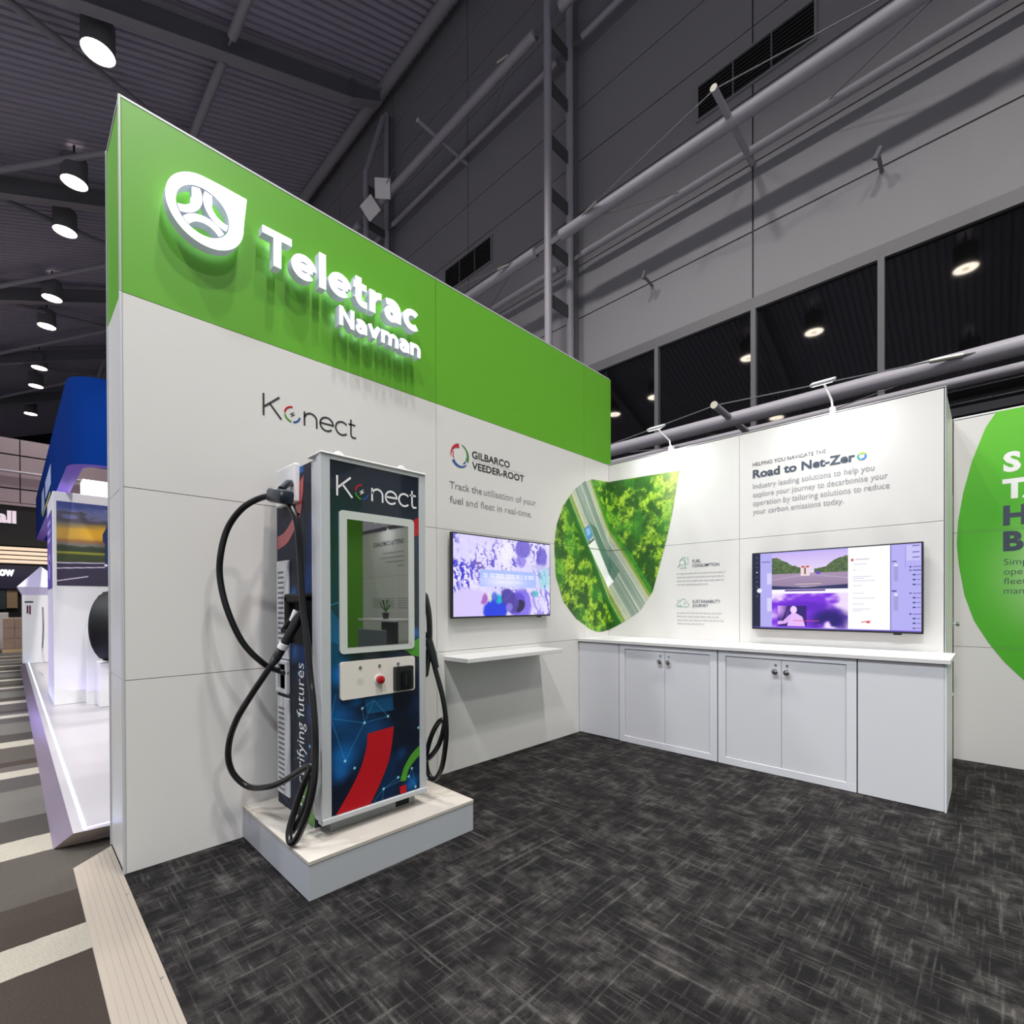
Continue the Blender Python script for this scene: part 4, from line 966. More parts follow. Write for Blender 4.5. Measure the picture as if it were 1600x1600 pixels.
c2 = [(0.738, 0.675, 0.673), (0.737, 0.655, 0.483), (0.706, 0.635, 0.360), (0.663, 0.610, 0.263), (0.644, 0.595, 0.230)]
obj('charging_cable', sweep(NB(), spline(c2, 8), .0155, 12), M_RUBBER, ch, smooth=True, label='second black cable running down the charger side')
pg = [Vector(p) for p in ((.400, .590, 1.065), (.412, .605, 1.095), (.430, .617, 1.128), (.445, .627, 1.155))]
bm = NB(); P_ = spline(pg, 10); sweep(bm, P_, [.0165+.006*min(1, i/8)+(.0022 if i % 2 else 0) for i in range(len(P_))], 14)
plug = obj('charging_plug', bm, M_RUBBER2, ch, smooth=True, label='black ribbed plug with a white collar, parked in the side holster')
obj('plug_collar', sweep(NB(), [(.444, .626, 1.152), (.457, .636, 1.180)], .0265, 16), M_WHITE, plug, smooth=True)
bm = NB(); sweep(bm, [(.455, .635, 1.178), (.471, .655, 1.225), (.482, .685, 1.287), (.475, .715, 1.345)], [.023, .024, .028, .032], 12)
sweep(bm, [(.415, .640, 1.245), (.445, .660, 1.290), (.470, .690, 1.350)], [.012, .014, .016], 8); sweep(bm, [(.415, .640, 1.245), (.465, .665, 1.245)], .012, 8)
obj('plug_handle', bm, M_BLACKP, plug, smooth=True)
obj('plug_tip', sweep(NB(), [(.465, .668, 1.300), (.480, .692, 1.355)], [.012, .020], 12), M_WHITE, plug, smooth=True)
# right side cable and plug
bm = NB(); sweep(bm, spline([(.74, 1.352, 1.462), (.757, 1.37, 1.327), (.749, 1.38, 1.171), (.742, 1.37, 1.035), (.74, 1.352, .944)], 6), [.006]+[.018]*23+[.006], 8)
obj('plug_holster', bm, M_BLACKP, ch, smooth=True)
c3 = [(.750, 1.375, 1.152), (.779, 1.40, .996), (.827, 1.42, .825), (.845, 1.43, .671), (.838, 1.43, .535), (.799, 1.43, .39), (.747, 1.42, .314), (.702, 1.41, .325), (.683, 1.40, .39), (.690, 1.40, .472), (.723, 1.41, .575), (.776, 1.42, .661), (.813, 1.43, .685), (.812, 1.44, .645), (.780, 1.43, .54), (.730, 1.41, .46), (.690, 1.38, .42)]
obj('charging_cable', sweep(NB(), spline(c3, 8), .0155, 12), M_RUBBER, ch, smooth=True, label='black cable hanging in a loop on the right side')
obj('cable_boot', sweep(NB(), [(.745, 1.37, 1.18), (.765, 1.39, 1.09), (.785, 1.402, 1.00)], [.026, .024, .019], 12), M_RUBBER2, ch, smooth=True)
obj('holster_arm', sweep(NB(), [(.58, 1.325, 1.20), (.75, 1.372, 1.20)], .02, 8), M_BLACKP, ch, smooth=True)

# ------------------------------------------------------------------ MIRRORED FURNITURE: bar table, plant, chair (seen in the charger's glass)
tb = thing('bar_table', 'white bar table in front of the far rear wall, mirrored in the charger glass', 'table', (6.7, 4.75, 0))
obj('tabletop', B(6.0, 7.37, 4.45, 5.05, 1.06, 1.10, bev=.004), M_TOP, tb)
for x in (6.62,): obj('leg', B(x, x+.12, 4.6, 4.9, 0, 1.06), M_STEELD, tb)
pt = thing('potted_plant', 'small leafy plant in a dark pot on the bar table, mirrored in the glass', 'plant', (6.75, 4.70, 1.10))
obj('pot', sweep(NB(), [(6.75, 4.70, 1.101), (6.75, 4.70, 1.22)], [.05, .07], 14), mat('dark_pot', '333438', .5), pt)
for k in range(11):
    a = k*2.4; bm = NB(); r_ = .17+.03*(k % 3); h = .10+.05*(k % 4)
    p0 = Vector((6.75, 4.70, 1.22)); p1 = p0+Vector((math.cos(a)*r_*.5, math.sin(a)*r_*.5, h)); p2 = p0+Vector((math.cos(a)*r_, math.sin(a)*r_, h*.8))
    sd = Vector((-math.sin(a), math.cos(a), 0))*.028
    vs = [bm.verts.new(v) for v in (p0, p1+sd, p2, p1-sd)]; bm.faces.new((vs[0], vs[1], vs[3])); bm.faces.new((vs[1], vs[2], vs[3]))
    obj('leaf', bm, mat('plant_green', '3b6b34', .5), pt)
cc = thing('bar_chair', 'grey chair at the bar table, mirrored at the foot of the charger glass', 'chair', (6.02, 4.0, 0))
obj('backrest', B(5.56, 6.48, 3.97, 4.0, .60, .95, bev=.01), mat('grey_plastic', '6c7378', .4), cc)
obj('seat', B(5.60, 6.44, 3.99, 4.42, .55, .59, bev=.01), MATS['grey_plastic'], cc)
for x in (5.62, 6.40):
    for y in (4.03, 4.38): obj('leg', B(x, x+.02, y, y+.02, 0, .55), M_CHROME, cc)

# ------------------------------------------------------------------ HALL WALL with panels, vents, windows
YW = 9.594
F_HALL = FR((0, YW, 0), (1, 0, 0), (0, 0, 1), (0, -1, 0))
wh = setting('wall_hall')
TR = [4.08, -4.25, -12.6, -20.93, -29.3]
zr = [8.5+1.3*k for k in range(-7, 10)]; zr = [z for z in zr if z > -.1]
xcols = [28.5, 20.6, 12.4, 8.24, 4.08, -.09, -4.25, -8.42, -12.6, -16.76, -20.93, -25.1, -29.3, -38, -47, -60]
vents = [(-1.14, .945, 11.33, 12.0), (-9.52, -7.37, 11.48, 12.2)]
for i in range(len(xcols)-1):
    x1, x0 = xcols[i]-.015, xcols[i+1]+.015
    win = x1 > -4.0
    rows = [z for z in zr if z > (7.15 if win else -1)]
    if win: rows = [7.22]+rows
    rows.append(20.6)
    for j in range(len(rows)-1):
        if rows[j] > 20.3: continue
        bm = NB(); box(bm, x0, x1, YW, YW+.05, rows[j]+.015, rows[j+1]-.015)
        obj('panel', bm, M_HWALL, wh)
obj('backing', B(-60, -4.0, YW+.045, YW+.09, 0, 20.6), M_HJOINT, wh); obj('backing', B(-4.0, 28.5, YW+.045, YW+.09, 7.2, 20.6), M_HJOINT, wh)
for k, (x0, x1, z0, z1) in enumerate(vents):
    v = thing('louvre_vent', ('dark louvred vent high on the grey wall near the top right' if k == 0 else 'dark three-part louvred vent on the grey wall above the green band'), 'vent', ((x0+x1)/2, YW, z0))
    obj('vent_back', B(x0, x1, YW-.012, YW-.002, z0, z1), M_DARK, v)
    bm = NB(); box(bm, x0-.04, x1+.04, YW-.045, YW-.001, z1, z1+.04); box(bm, x0-.04, x1+.04, YW-.045, YW-.001, z0-.04, z0); box(bm, x0-.04, x0, YW-.045, YW-.001, z0, z1); box(bm, x1, x1+.04, YW-.045, YW-.001, z0, z1)
    obj('vent_frame', bm, M_HWALL, v)
    for q in (1/3, 2/3): obj('mullion', B(x0+(x1-x0)*q-.012, x0+(x1-x0)*q+.012, YW-.045, YW-.012, z0, z1), M_STEELD, v)
    bm = NB()
    for q in range(9):
        z = z0+(z1-z0)*(q+.5)/9; t2 = NB(); box(t2, x0, x1, -.018, .018, -.004, .004); t2.transform(Matrix.Translation((0, YW-.03, z))@Matrix.Rotation(math.radians(35), 4, 'X')); merge(bm, t2)
    o = obj('louvre_blades', bm, mat('louvre_dark', '26252a', .5), v); o['kind'] = 'stuff'
obj('trim_1', B(-4.0, 28.5, YW-.06, YW+.05, 6.98, 7.20), M_WFRAME, kind='structure')
obj('trim_2', B(-4.0, 28.5, YW-.05, YW+.05, 4.18, 4.30), M_WFRAME, kind='structure')
mull = [-4.0, -2.06, -.06, 1.90, 3.86, 5.8, 7.8, 9.8, 11.8, 13.8]
for i in range(len(mull)-1):
    wn = setting('window_%d' % (i+1))
    obj('window_frame', B(mull[i]-.045, mull[i]+.045, YW-.09, YW+.05, 0, 6.98), M_WFRAME, wn)
    obj('window_pane', B(mull[i]+.045, mull[i+1]-.045, YW+.01, YW+.03, 4.30, 6.98), M_GLASSD, wn)
    obj('window_pane', B(mull[i]+.045, mull[i+1]-.045, YW+.01, YW+.03, .1, 4.18), M_GLASSD, wn)
    obj('dark_backing', B(mull[i], mull[i+1], YW+.12, YW+.14, 0, 7), M_DARK, wn)  # black sheet standing in for the darkness behind the glass

# vertical ladder trusses
def ladder(X, label):
    yo, yi = 8.468, 9.30
    t = thing('wall_truss', label, 'truss', (X, yo, 0), 'ladder trusses standing along the grey wall')
    top = 19.2 if X > -25 else 18.6
    obj('outer_tube', sweep(NB(), [(X, yo, 0), (X, yo, 16.6)], .095, 14), M_STEEL, t, smooth=True)
    obj('outer_tube', sweep(NB(), [(X, yo, 16.6), (X, yi-.12, top-.2)], .095, 14), M_STEEL, t, smooth=True)
    obj('inner_tube', sweep(NB(), [(X, yi, 0), (X, yi, top)], .095, 14), M_STEEL, t, smooth=True)
    obj('wall_rail', B(X-.05, X+.05, yi+.11, YW, 0, top), M_STEELD, t)
    z = 8.66-1.252*6
    while z < 16.8:
        obj('rung', B(X-.02, X+.02, yo+.08, yi-.08, z-.27, z+.02), mat('rung_steel', '4a4b4f', .5), t); z += 1.252
    return t
tl = ['grey ladder truss beside the wall, rising right behind the end of the green band', 'grey ladder truss carrying two white square boxes, left of the louvred vent', 'grey ladder truss far left along the hall wall, hidden behind the green wall']
for k, X in enumerate(TR[1:4]): ladder(X, tl[k])
ladder(TR[0], 'grey ladder truss at the right edge, beyond the frame')

# horizontal girt trusses: big tube, small tube, strut, cables
def girt(xa, xb, z, label):
    yo, yi = 8.468, 9.30; mid = (xa+xb)/2
    t = thing('girt_truss', label, 'truss', (mid, yo, z), 'horizontal tube trusses across the grey wall')
    a, b = xa+.14, xb-.14
    def capd(y, r):
        bm = NB(); sweep(bm, [(a+.25, y, z), (b-.25, y, z)], r, 14)
        return bm
    obj('main_tube', capd(yo, .12), M_STEEL, t, smooth=True)
    obj('wall_tube', capd(yi, .075), M_STEEL, t, smooth=True)
    for y, r in ((yo, .07), (yi, .05)):
        obj('end_plate', B(a-.08, a+.3, y-.015, y+.015, z-r, z+r), M_STEELD, t); obj('end_plate', B(b-.3, b+.08, y-.015, y+.015, z-r, z+r), M_STEELD, t)
    obj('strut', sweep(NB(), [(mid, 7.74, z+.05), (mid, YW-.02, z-.03)], .055, 12), M_STEEL, t, smooth=True)
    obj('strut_cap', sweep(NB(), [(mid, 7.725, z+.05), (mid, 7.742, z+.05)], .06, 12), mat('strut_cap_cream', 'c9c6b8', .5), t)
    for x in (a+.9, b-.9):
        s = 1 if x < mid else -1
        obj('cable', sweep(NB(), [(x, yo-.11, z+.02), (mid-s*.06, 7.78, z+.05)], .011, 6), M_STEELD, t)
        obj('cable', sweep(NB(), [(x+s*.25, yo+.1, z), (mid-s*1.3, yi-.06, z)], .009, 6), M_STEELD, t)
        obj('turnbuckle', sweep(NB(), [(x+s*.12, yo-.11-.02, z+.02), (x+s*.45, yo-.11-.085, z+.027)], .03, 8), mat('bright_turnbuckle', 'b9b6ae', .3, metal=.7), t)
    return t
girt(TR[1], TR[0], 4.60, 'lowest tube truss on the right, crossing the dark windows above the back wall')
girt(TR[1], TR[0], 9.80, 'tube truss on the right, crossing the wall below the upper louvred vent')
girt(TR[1], TR[0], 15.0, 'highest tube truss on the right, leaving the picture at the top')
girt(TR[2], TR[1], 9.80, 'tube truss left of the ladder truss, below the three-part vent')
girt(TR[2], TR[1], 15.0, 'high tube truss left of the ladder truss, ending at the white boxes')
girt(TR[3], TR[2], 15.0, 'tube truss left of the white boxes, mostly hidden by the green band')
for k, (x, rot) in enumerate(((-11.05, 12), (-11.83, -28))):
    t = thing('antenna_box', ('white square box on the tube truss, the upper right one of the two' if k == 0 else 'white square box on the tube truss, the lower left one, turned on its corner'), 'box', (x, 8.2, 14.9))
    bm = NB(); box(bm, -.27, .27, -.03, .03, -.27, .27, bev=.01); bm.transform(Matrix.Translation((x, 8.2, 14.95 if k == 0 else 14.75))@Matrix.Rotation(math.radians(30), 4, 'Z')@Matrix.Rotation(math.radians(25), 4, 'X')@Matrix.Rotation(math.radians(rot), 4, 'Y')); obj('case', bm, M_WHITE, t)
    obj('bracket', sweep(NB(), [(x, 8.22, 14.9), (x, 8.42, 14.98)], .03, 8), M_STEELD, t)
for k, (x, lb) in enumerate(((-2.2, 'small dark bracket stub on the grey wall left of centre'), (1.9, 'small dark bracket stub on the grey wall at the right'))):
    t = thing('wall_stub', lb, 'bracket', (x, YW, 8.4)); obj('arm', sweep(NB(), [(x, YW-.002, 8.42), (x, 9.25, 8.46)], .03, 8), M_STEELD, t); obj('eye', sweep(NB(), [(x-.04, 9.25, 8.42), (x+.04, 9.23, 8.56)], .045, 8), M_STEELD, t)

# ------------------------------------------------------------------ ROOF
cl = setting('ceiling')
vs, fs = [], []
x = -62.; prof = [(0, 0), (.15, 0), (.165, .10), (.235, .10), (.25, 0)]
ya, yb = -15., YW+.1
i = 0
pts = []
while x < 15:
    for dx, dz in prof[:-1]: pts.append((x+dx, dz))
    x += .25
for (px_, dz) in pts:
    for y in (ya, yb): vs.append((px_, y, roof_z(y)+.28+dz))
for k in range(len(pts)-1): fs.append((2*k, 2*k+1, 2*k+3, 2*k+2))
obj('roof_deck', (vs, fs), M_DECK, cl)
def beam(X, label):
    t = thing('roof_beam', label, 'beam', (X, 0, roof_z(0)), 'sloping roof beams')
    ys = [-14.5, 7.9, 9.05]; tops = [roof_z(y) for y in ys]; bots = [roof_z(-14.5)-.72, roof_z(7.9)-.72, roof_z(9.05)-.5]
    for nm, off in (('top_flange', 0), ('bottom_flange', 1)):
        bm = NB()
        for k in range(2):
            za, zb = (tops if off == 0 else bots)[k:k+2]
            P = [(X+sx*.17, y, z+dz) for (y, z) in ((ys[k], za), (ys[k+1], zb)) for sx in (-1, 1) for dz in (-.03, 0)]
            v = [bm.verts.new(p) for p in P]
            for f in ((0, 1, 3, 2), (4, 6, 7, 5), (0, 4, 5, 1), (2, 3, 7, 6), (0, 2, 6, 4), (1, 5, 7, 3)): bm.faces.new([v[i] for i in f])
        obj(nm, bm, M_STEEL, t)
    bm = NB()
    for k in range(2):
        P = [(X+sx*.012, y, z) for (y, z) in ((ys[k], bots[k]), (ys[k], tops[k]-.03), (ys[k+1], bots[k+1]), (ys[k+1], tops[k+1]-.03)) for sx in (-1, 1)]
        v = [bm.verts.new(p) for p in P]
        for f in ((0, 1, 3, 2), (4, 6, 7, 5), (0, 4, 5, 1), (2, 3, 7, 6), (0, 2, 6, 4), (1, 5, 7, 3)): bm.faces.new([v[i] for i in f])
    obj('web', bm, M_STEELD, t)
    obj('stiffener', B(X-.16, X+.16, 7.88, 7.92, bots[1], tops[1]-.03), M_STEELD, t)
    return t
bl = ['sloping roof beam at the upper left, meeting the wall above the white boxes', 'second sloping roof beam, crossing behind the top of the green wall corner', 'third sloping roof beam, between the lamps at the left edge', 'fourth sloping roof beam at the left edge, above the blue canopy', 'fifth sloping roof beam, just above the dark gap at the left edge']
for k, X in enumerate((-12.6, -20.93, -29.3, -37.6, -46.)): beam(X, bl[k])
beam(-4.25, 'sloping roof beam above the picture, over the booth'); beam(4.08, 'sloping roof beam above the picture, right of the booth')
ev = obj('eave_tube', sweep(NB(), [(-60, 9.15, 20.0), (14, 9.15, 20.0)], .2, 16), M_STEEL, smooth=True); tag(ev, 'thick grey tube along the top of the hall wall below the roof', 'pipe')
ty = 4.1
for k, (xa, xb) in enumerate(((-20.93, -12.6), (-12.6, -4.25), (-29.3, -20.93), (-37.6, -29.3), (-46, -37.6))):
    z = roof_z(ty)-.45
    o = obj('tie_tube', sweep(NB(), [(xa+.1, ty, z), (xa+.35, ty, z), (xa+.4, ty, z), (xb-.4, ty, z), (xb-.35, ty, z), (xb-.1, ty, z)], [.03, .03, .13, .13, .03, .03], 12), M_STEEL, smooth=True)
    tag(o, ('grey tie tube from the upper left beam down to the second beam', 'grey tie tube above the upper left beam, at the top edge', 'grey tie tube hidden behind the green wall between second and third beams', 'grey tie tube just left of the wall corner above the blue canopy', 'short grey tie tube touching the top of the blue canopy')[k], 'pipe')
    mid = (xa+xb)/2
    for j, xe in enumerate((xa, xb)):
        d_ = obj('brace_tube', sweep(NB(), [(mid, ty-.15, z), (xe, -1.6, roof_z(-1.6)-.35), ], .10, 10), M_STEEL, smooth=True)
        tag(d_, 'grey diagonal roof brace in the %s roof bay, %s one of its pair' % (('first visible', 'topmost', 'second', 'third', 'fourth')[k], ('left', 'right')[j]), 'pipe', 'diagonal roof braces')

# downlights
def downlight(label):
    t = thing('downlight', label, 'lamp', (0, 0, 0), 'round hall downlights')
    obj('can', sweep(NB(), [(0, 0, .45), (0, 0, .42), (0, 0, .0), (0, 0, -.36), (0, 0, -.38)], [.1, .36, .36, .37, .365], 24, caps=False), M_STEELD, t, smooth=True)
    bm = NB(); bmesh.ops.create_circle(bm, cap_ends=True, segments=28, radius=.35, matrix=Matrix.Translation((0, 0, -.37))@Matrix.Rotation(math.pi, 4, 'X')); obj('diffuser', bm, M_LAMP, t)
    bm = NB(); bmesh.ops.create_circle(bm, cap_ends=True, segments=20, radius=.12, matrix=Matrix.Translation((0, 0, -.376))@Matrix.Rotation(math.pi, 4, 'X')); obj('reflector_ring', bm, M_LAMPR, t)
    obj('hanger', sweep(NB(), [(0, 0, .44), (0, 0, .95)], .03, 8), M_DARK, t)
    return t
dl0 = downlight('x')
first = True
names_ = ['largest round downlight at the top left corner', 'second downlight from the top, beside the green wall corner', 'third downlight from the top, just below the second roof beam', 'fourth downlight from the top, left of the wall edge', 'fifth downlight from the top, close below the fourth', 'sixth downlight from the top, left of the blue canopy', 'seventh downlight from the top, left of the blue canopy', 'lowest and smallest downlight, left of the blue canopy top']
more_names = 'round hall downlight outside the picture or mirrored in the dark windows'
for k, (x, y) in enumerate(HALL_ROW+HALL_MORE):
    if first: t = dl0; first = False
    else:
        t = dl0.copy(); COL.objects.link(t)
        for chd in list(dl0.children):
            c_ = chd.copy(); COL.objects.link(c_); c_.parent = t
    t.location = (x, y, roof_z(y)-.62)
    t['label'] = names_[k] if k < 8 else more_names
    t['group'] = 'round hall downlights' if k < 8 else 'mirrored hall downlights'

# ------------------------------------------------------------------ FAR END FACADE AND NEIGHBOURING STANDS
XF = -30.
F_FAR = FR((XF, 0, 0), (0, 1, 0), (0, 0, 1), (1, 0, 0))
wf = setting('wall_far')
M_FW = mat('mauve_grey_panel', '8d8083', .6)
for z0, z1 in ((6.25, 6.9), (6.93, 7.68), (7.72, 8.5), (8.53, 9.3)):
    for y0 in (-16, -12, -8, -4, 0, 4): obj('panel', B(XF-.1, XF, y0+.02, y0+3.98, z0+.02, z1-.02), M_FW, wf)
obj('backing', B(XF-.4, XF-.1, -16, 9.5, -.03, 9.3), M_DARK, wf)
obj('rail', sweep(NB(), [(XF+.1, -16, 7.7), (XF+.1, 9, 7.7)], .05, 8), M_STEEL, wf)
obj('sign_band', B(XF, XF+.1, -16, 9.4, 4.22, 6.08), mat('black_sign_band', '0b0a0d', .8), wf)
obj('sign_band_edge', B(XF, XF+.14, -16, 9.4, 6.10, 6.22), M_FW, wf)
text('lettering', 'all', F_FAR, -.80, 5.28, .56, mat('pale_sign_letters', 'e6dde6', .5, emit='e6dde6', es=.25), wf, width=.66, bold=.05, d=.12)
M_CREAM_LIT = mat('lit_cream_soffit', 'e0cdb8', .5, emit='ffe4c8', es=.22)  # cream blades glow faintly, imitating the warm light that falls on them
for k in range(4): obj('soffit_blade', B(XF+.02, XF+.5-.1*k, -16, 9.4, 3.36+.21*k, 3.50+.21*k), M_CREAM_LIT, wf)
obj('sign_band', B(XF, XF+.2, -16, 9.4, 2.15, 3.28), mat('indigo_sign_band', '1c1838', .5), wf)
text('lettering', 'ow', F_FAR, -.72, 2.78, .40, mat('glow_letters', 'ffffff', .5, emit='ffffff', es=1.6), wf, width=.50, bold=.05, d=.22)
obj('shop_window', B(XF, XF+.05, -2.5, -.5, 1.2, 2.1), mat('green_dark_glass', '1d2b24', .2), wf)
obj('shop_panel', B(XF, XF+.06, -.48, -.12, 1.25, 2.1), mat('tan_panel', '8a7458', .6), wf)
light('soffit_light', 'AREA', (XF+1.6, 0, 3.6), 30, (1, .9, .78), target=(XF, 0, 3.6), shape='RECTANGLE', size=8, size_y=.3)
light('facade_light', 'AREA', (XF+5, 1.0, 6.4), 90, (.9, .72, .85), target=(XF, 0, 7.5), shape='RECTANGLE', size=5, size_y=1)
obj('wall_dark_gap', B(-60.5, -60, -16, 9.6, -.1, 21), mat('black_void', '0a090c', .9), kind='structure')  # black sheet added to stand for the dark hall space beyond the facade
# wrapped pallets and a white cupboard on the aisle
for k, (x, y, w_, h, lb) in enumerate(((-18.0, -.30, .46, 1.02, 'brown cartons wrapped in clear film on a pallet, at the left edge'), (-19.4, -.75, .5, 1.15, 'white plastic cupboard behind the wrapped cartons at the left edge'))):
    t = thing('wrapped_pallet' if k == 0 else 'plastic_cupboard', lb, 'boxes' if k == 0 else 'cupboard', (x, y, -.035))
    if k == 0:
        obj('pallet', B(x-.5, x+.2, y-.26, y+.26, -.034, .07), mat('pale_wood', 'b99b78', .6), t)
        for q in range(3):
            for s in (0, 1): obj('carton', B(x-.48, x+.16, y-.24+.25*s, y-.0+.24*s, .08+.31*q, .375+.31*q, bev=.006), mat('carton_brown', '94785e' if q % 2 else '86694f', .45, noise=.15, nscale=8), t)
        mf = mat('clear_film', 'd8c8c8', .12); mf.node_tree.nodes['Principled BSDF'].inputs['Alpha'].default_value = .16
        obj('film', B(x-.5, x+.19, y-.26, y+.26, .07, 1.02), mf, t)
    else:
        obj('body', B(x-.3, x+.2, y-.3, y+.33, -.034, h), mat('dull_white', 'b8b6b4', .5), t); obj('door', B(x+.2, x+.22, y-.28, y+.31, .02, h-.05), mat('dull_white'), t)

# neighbouring platform with LED strip
M_PLAT = mat('white_glossy_deck', 'a09ca0', .3, noise=.02, nscale=2)
pf = thing('display_platform', 'low white display platform with a mauve sloping rim and a glowing line', 'platform', (-6.5, 1.5, -.035))
bm = NB()
tp = [(-12.7, -.155), (-.60, -.155), (-.45, 1.2), (-.45, 5.5), (-12.7, 5.5)]
v = [bm.verts.new((a, b, .070)) for a, b in tp]; bm.faces.new(v)
obj('deck', bm, M_PLAT, pf)
bm = NB(); e = [(-12.8, -.235, -.0345), (-.72, -.235, -.0345), (-.60, -.155, .0695), (-12.7, -.155, .0695)]; bm.faces.new([bm.verts.new(p) for p in e]); obj('edge_bevel', bm, mat('mauve_edge', '8a7f92', .3, metal=.3), pf, label='mauve bevelled front edge')
bm = NB(); e = [(-.72, -.235, -.0345), (-.53, 1.2, -.0345), (-.45, 1.2, .0695), (-.60, -.155, .0695)]; bm.faces.new([bm.verts.new(p) for p in e]); obj('edge_bevel', bm, mat('cream_edge', 'd8c8bc', .4), pf, label='cream bevelled end edge')
M_LED = mat('led_strip_glow', 'ffffff', .5, emit='a8d0ff', es=6)
obj('led_strip', B(-12.6, -.63, -.107, -.092, .0702, .073), M_LED, pf); obj('led_strip', B(-.645, -.63, -.107, 1.2, .0702, .073), mat('led_violet', 'ffffff', .5, emit='7050ff', es=4), pf)

# display block on the platform with the sunset print
db = thing('display_block', 'tall white display block with a sunset road picture, under the blue canopy', 'display', (-6.2, .5, .07))
obj('block', B(-6.9, -5.6, .0, 1.7, .0715, 2.885, bev=.004), M_WHITE, db)
A, Z = grid(.035, 1.65, 1.648, 2.762, 220, 150)
u = (A-.035)/.52; v_ = 1-(Z-1.648)/(2.762-1.648); n = fbm(A*7, Z*16, 4, 6)
c = mixc(C3('3d4a86')+0*A[..., None], C3('7d7fa6'), sm(v_+.2*n, .1, .3))
c = mixc(c, C3('4a4550'), sm(v_+.25*(n-.5)-.05*u, .10, .18)*.9)
c = mixc(c, C3('8a7a5a'), sm(v_, .22, .28)); c = mixc(c, C3('c99c3c'), sm(v_+.06*(n-.5), .27, .33)*.9)
c = mixc(c, C3('f0b430'), sm(np.hypot((u-.95)/.7, (v_-.36)/.14), 1.1, .2)*.95)
c = mixc(c, C3('8a5a3a'), sm(v_, .42, .47)*.8); c = mixc(c, C3('77706a'), sm(v_, .46, .50)); c = mixc(c, C3('2f3a28'), sm(v_+.06*n, .54, .57)); c = mixc(c, C3('8a8a2c'), sm(np.abs(v_-.605), .02, .008)); c = mixc(c, C3('3a4420'), sm(v_, .62, .63)*(.6+.5*n))
c = mixc(c, C3('342c44'), sm(v_, .715, .725))
for (p, q) in (((0, .73), (1, .715)), ((0, .795), (.98, .765)), ((0, .945), (.6, .885))): c = mixc(c, C3('cfc0d8'), sm(segd(u, v_, p, q), .009, .004))
c = mixc(c, C3('1c3064'), inpoly(u, v_, [(.97, .28), (.90, .36), (.90, .45), (.95, .47), (.94, .80), (1.5, .84), (1.5, .2), (1.0, .2)])*1.)
c = mixc(c, C3('ffffff'), sm(np.hypot((u-.965)*.46, v_-.74), .018, .012))
picture('sunset_print', A, Z, FR((-5.598, 0, 0), (0, 1, 0), (0, 0, 1), (1, 0, 0)), c, M_PHOTO, db, .002, label='sunset over fields and a road with part of a blue truck')
F_DBS = FR((0, -.002, 0), (1, 0, 0), (0, 0, 1), (0, -1, 0))
bm = NB(); prism(bm, [(-6.78, 1.62), (-5.78, 1.62), (-5.78, 2.66), (-6.78, 2.66)], F_DBS, .0, .004); obj('purple_poster', bm, mat('violet_poster', '5b4aa8', .4), db)
flat('poster_lines', [[(-6.6, z), (-5.95, z), (-5.95, z+.06), (-6.6, z+.06)] for z in (2.5, 2.38, 2.26, 1.95)]+[[(-6.35, 1.75), (-6.1, 1.75), (-6.1, 2.1), (-6.35, 2.1)]], F_DBS, mat('lilac_print', 'a79be0', .5), db, .006)
# tyre on a stand
ax = Vector((.50, .87, 0)).normalized()
tt = Vector((-5.15, .60, 1.11))
side = Vector((0, 0, 1)).cross(ax).normalized()
ty_ = thing('tyre', 'black tyre standing on a white cradle beside the sunset block, half hidden by the wall', 'tyre', (tt.x, tt.y, .63))
prof = [(-.12, .30), (-.13, .36), (-.125, .43), (-.10, .465), (0, .475), (.10, .465), (.125, .43), (.13, .36), (.12, .30), (.10, .29), (0, .285), (-.10, .29)]
bm = NB(); NN = 48; rings = []
for k in range(NN):
    a = 2*math.pi*k/NN; rad = side*math.cos(a)+Vector((0, 0, 1))*math.sin(a)
    rings.append([bm.verts.new(tt+ax*p+rad*(r_-(.014 if (k % 2 and r_ > .44) else 0))) for p, r_ in prof])
for k in range(NN):
    for j in range(len(prof)): bm.faces.new((rings[k][j], rings[(k+1) % NN][j], rings[(k+1) % NN][(j+1) % len(prof)], rings[k][(j+1) % len(prof)]))
obj('rubber', bm, mat('tyre_rubber', '0c0d11', .6, spec=.3), ty_, smooth=True)
cr_ = thing('tyre_cradle', 'white cradle stand with a slanted side under the black tyre', 'stand', (-5.15, .5, .07))
bm = NB(); prism(bm, [(.30, .072), (.95, .072), (.95, .66), (.47, .66), (.36, .98), (.33, 1.22), (.30, 1.22)], FR((-5.35, 0, 0), (0, 1, 0), (0, 0, 1), (1, 0, 0)), 0, .03); obj('side_plate', bm, M_WHITE, cr_)
obj('base', B(-5.32, -5.0, .40, 1.2, .072, .64, bev=.004), M_WHITE, cr_)

# blue canopy: a ring of fascia
M_BLUE = mat('royal_blue_fabric', '02286c', .9, spec=.05)
cn = thing('blue_canopy', 'large royal blue canopy band with rounded corner above the neighbouring stand', 'canopy', (-9, 2, 3))
def ringpath(off):
    x0, x1, y0, y1, r = -13.9-off, -4.15+off, .07-off, 5.4+off, .35+off
    return [(x, y) for x, y in rrect(x0, x1, y0, y1, r, 10)]
po, pi_ = ringpath(0), ringpath(-.14)
bm = NB(); n = len(po)
O0 = [bm.verts.new((x, y, 3.0)) for x, y in po]; O1 = [bm.verts.new((x, y, 4.0)) for x, y in po]; I0 = [bm.verts.new((x, y, 3.0)) for x, y in pi_]; I1 = [bm.verts.new((x, y, 4.0)) for x, y in pi_]
for k in range(n):
    j = (k+1) % n
    bm.faces.new((O0[k], O0[j], O1[j], O1[k])); bm.faces.new((I0[k], I1[k], I1[j], I0[j])); bm.faces.new((O1[k], O1[j], I1[j], I1[k]))
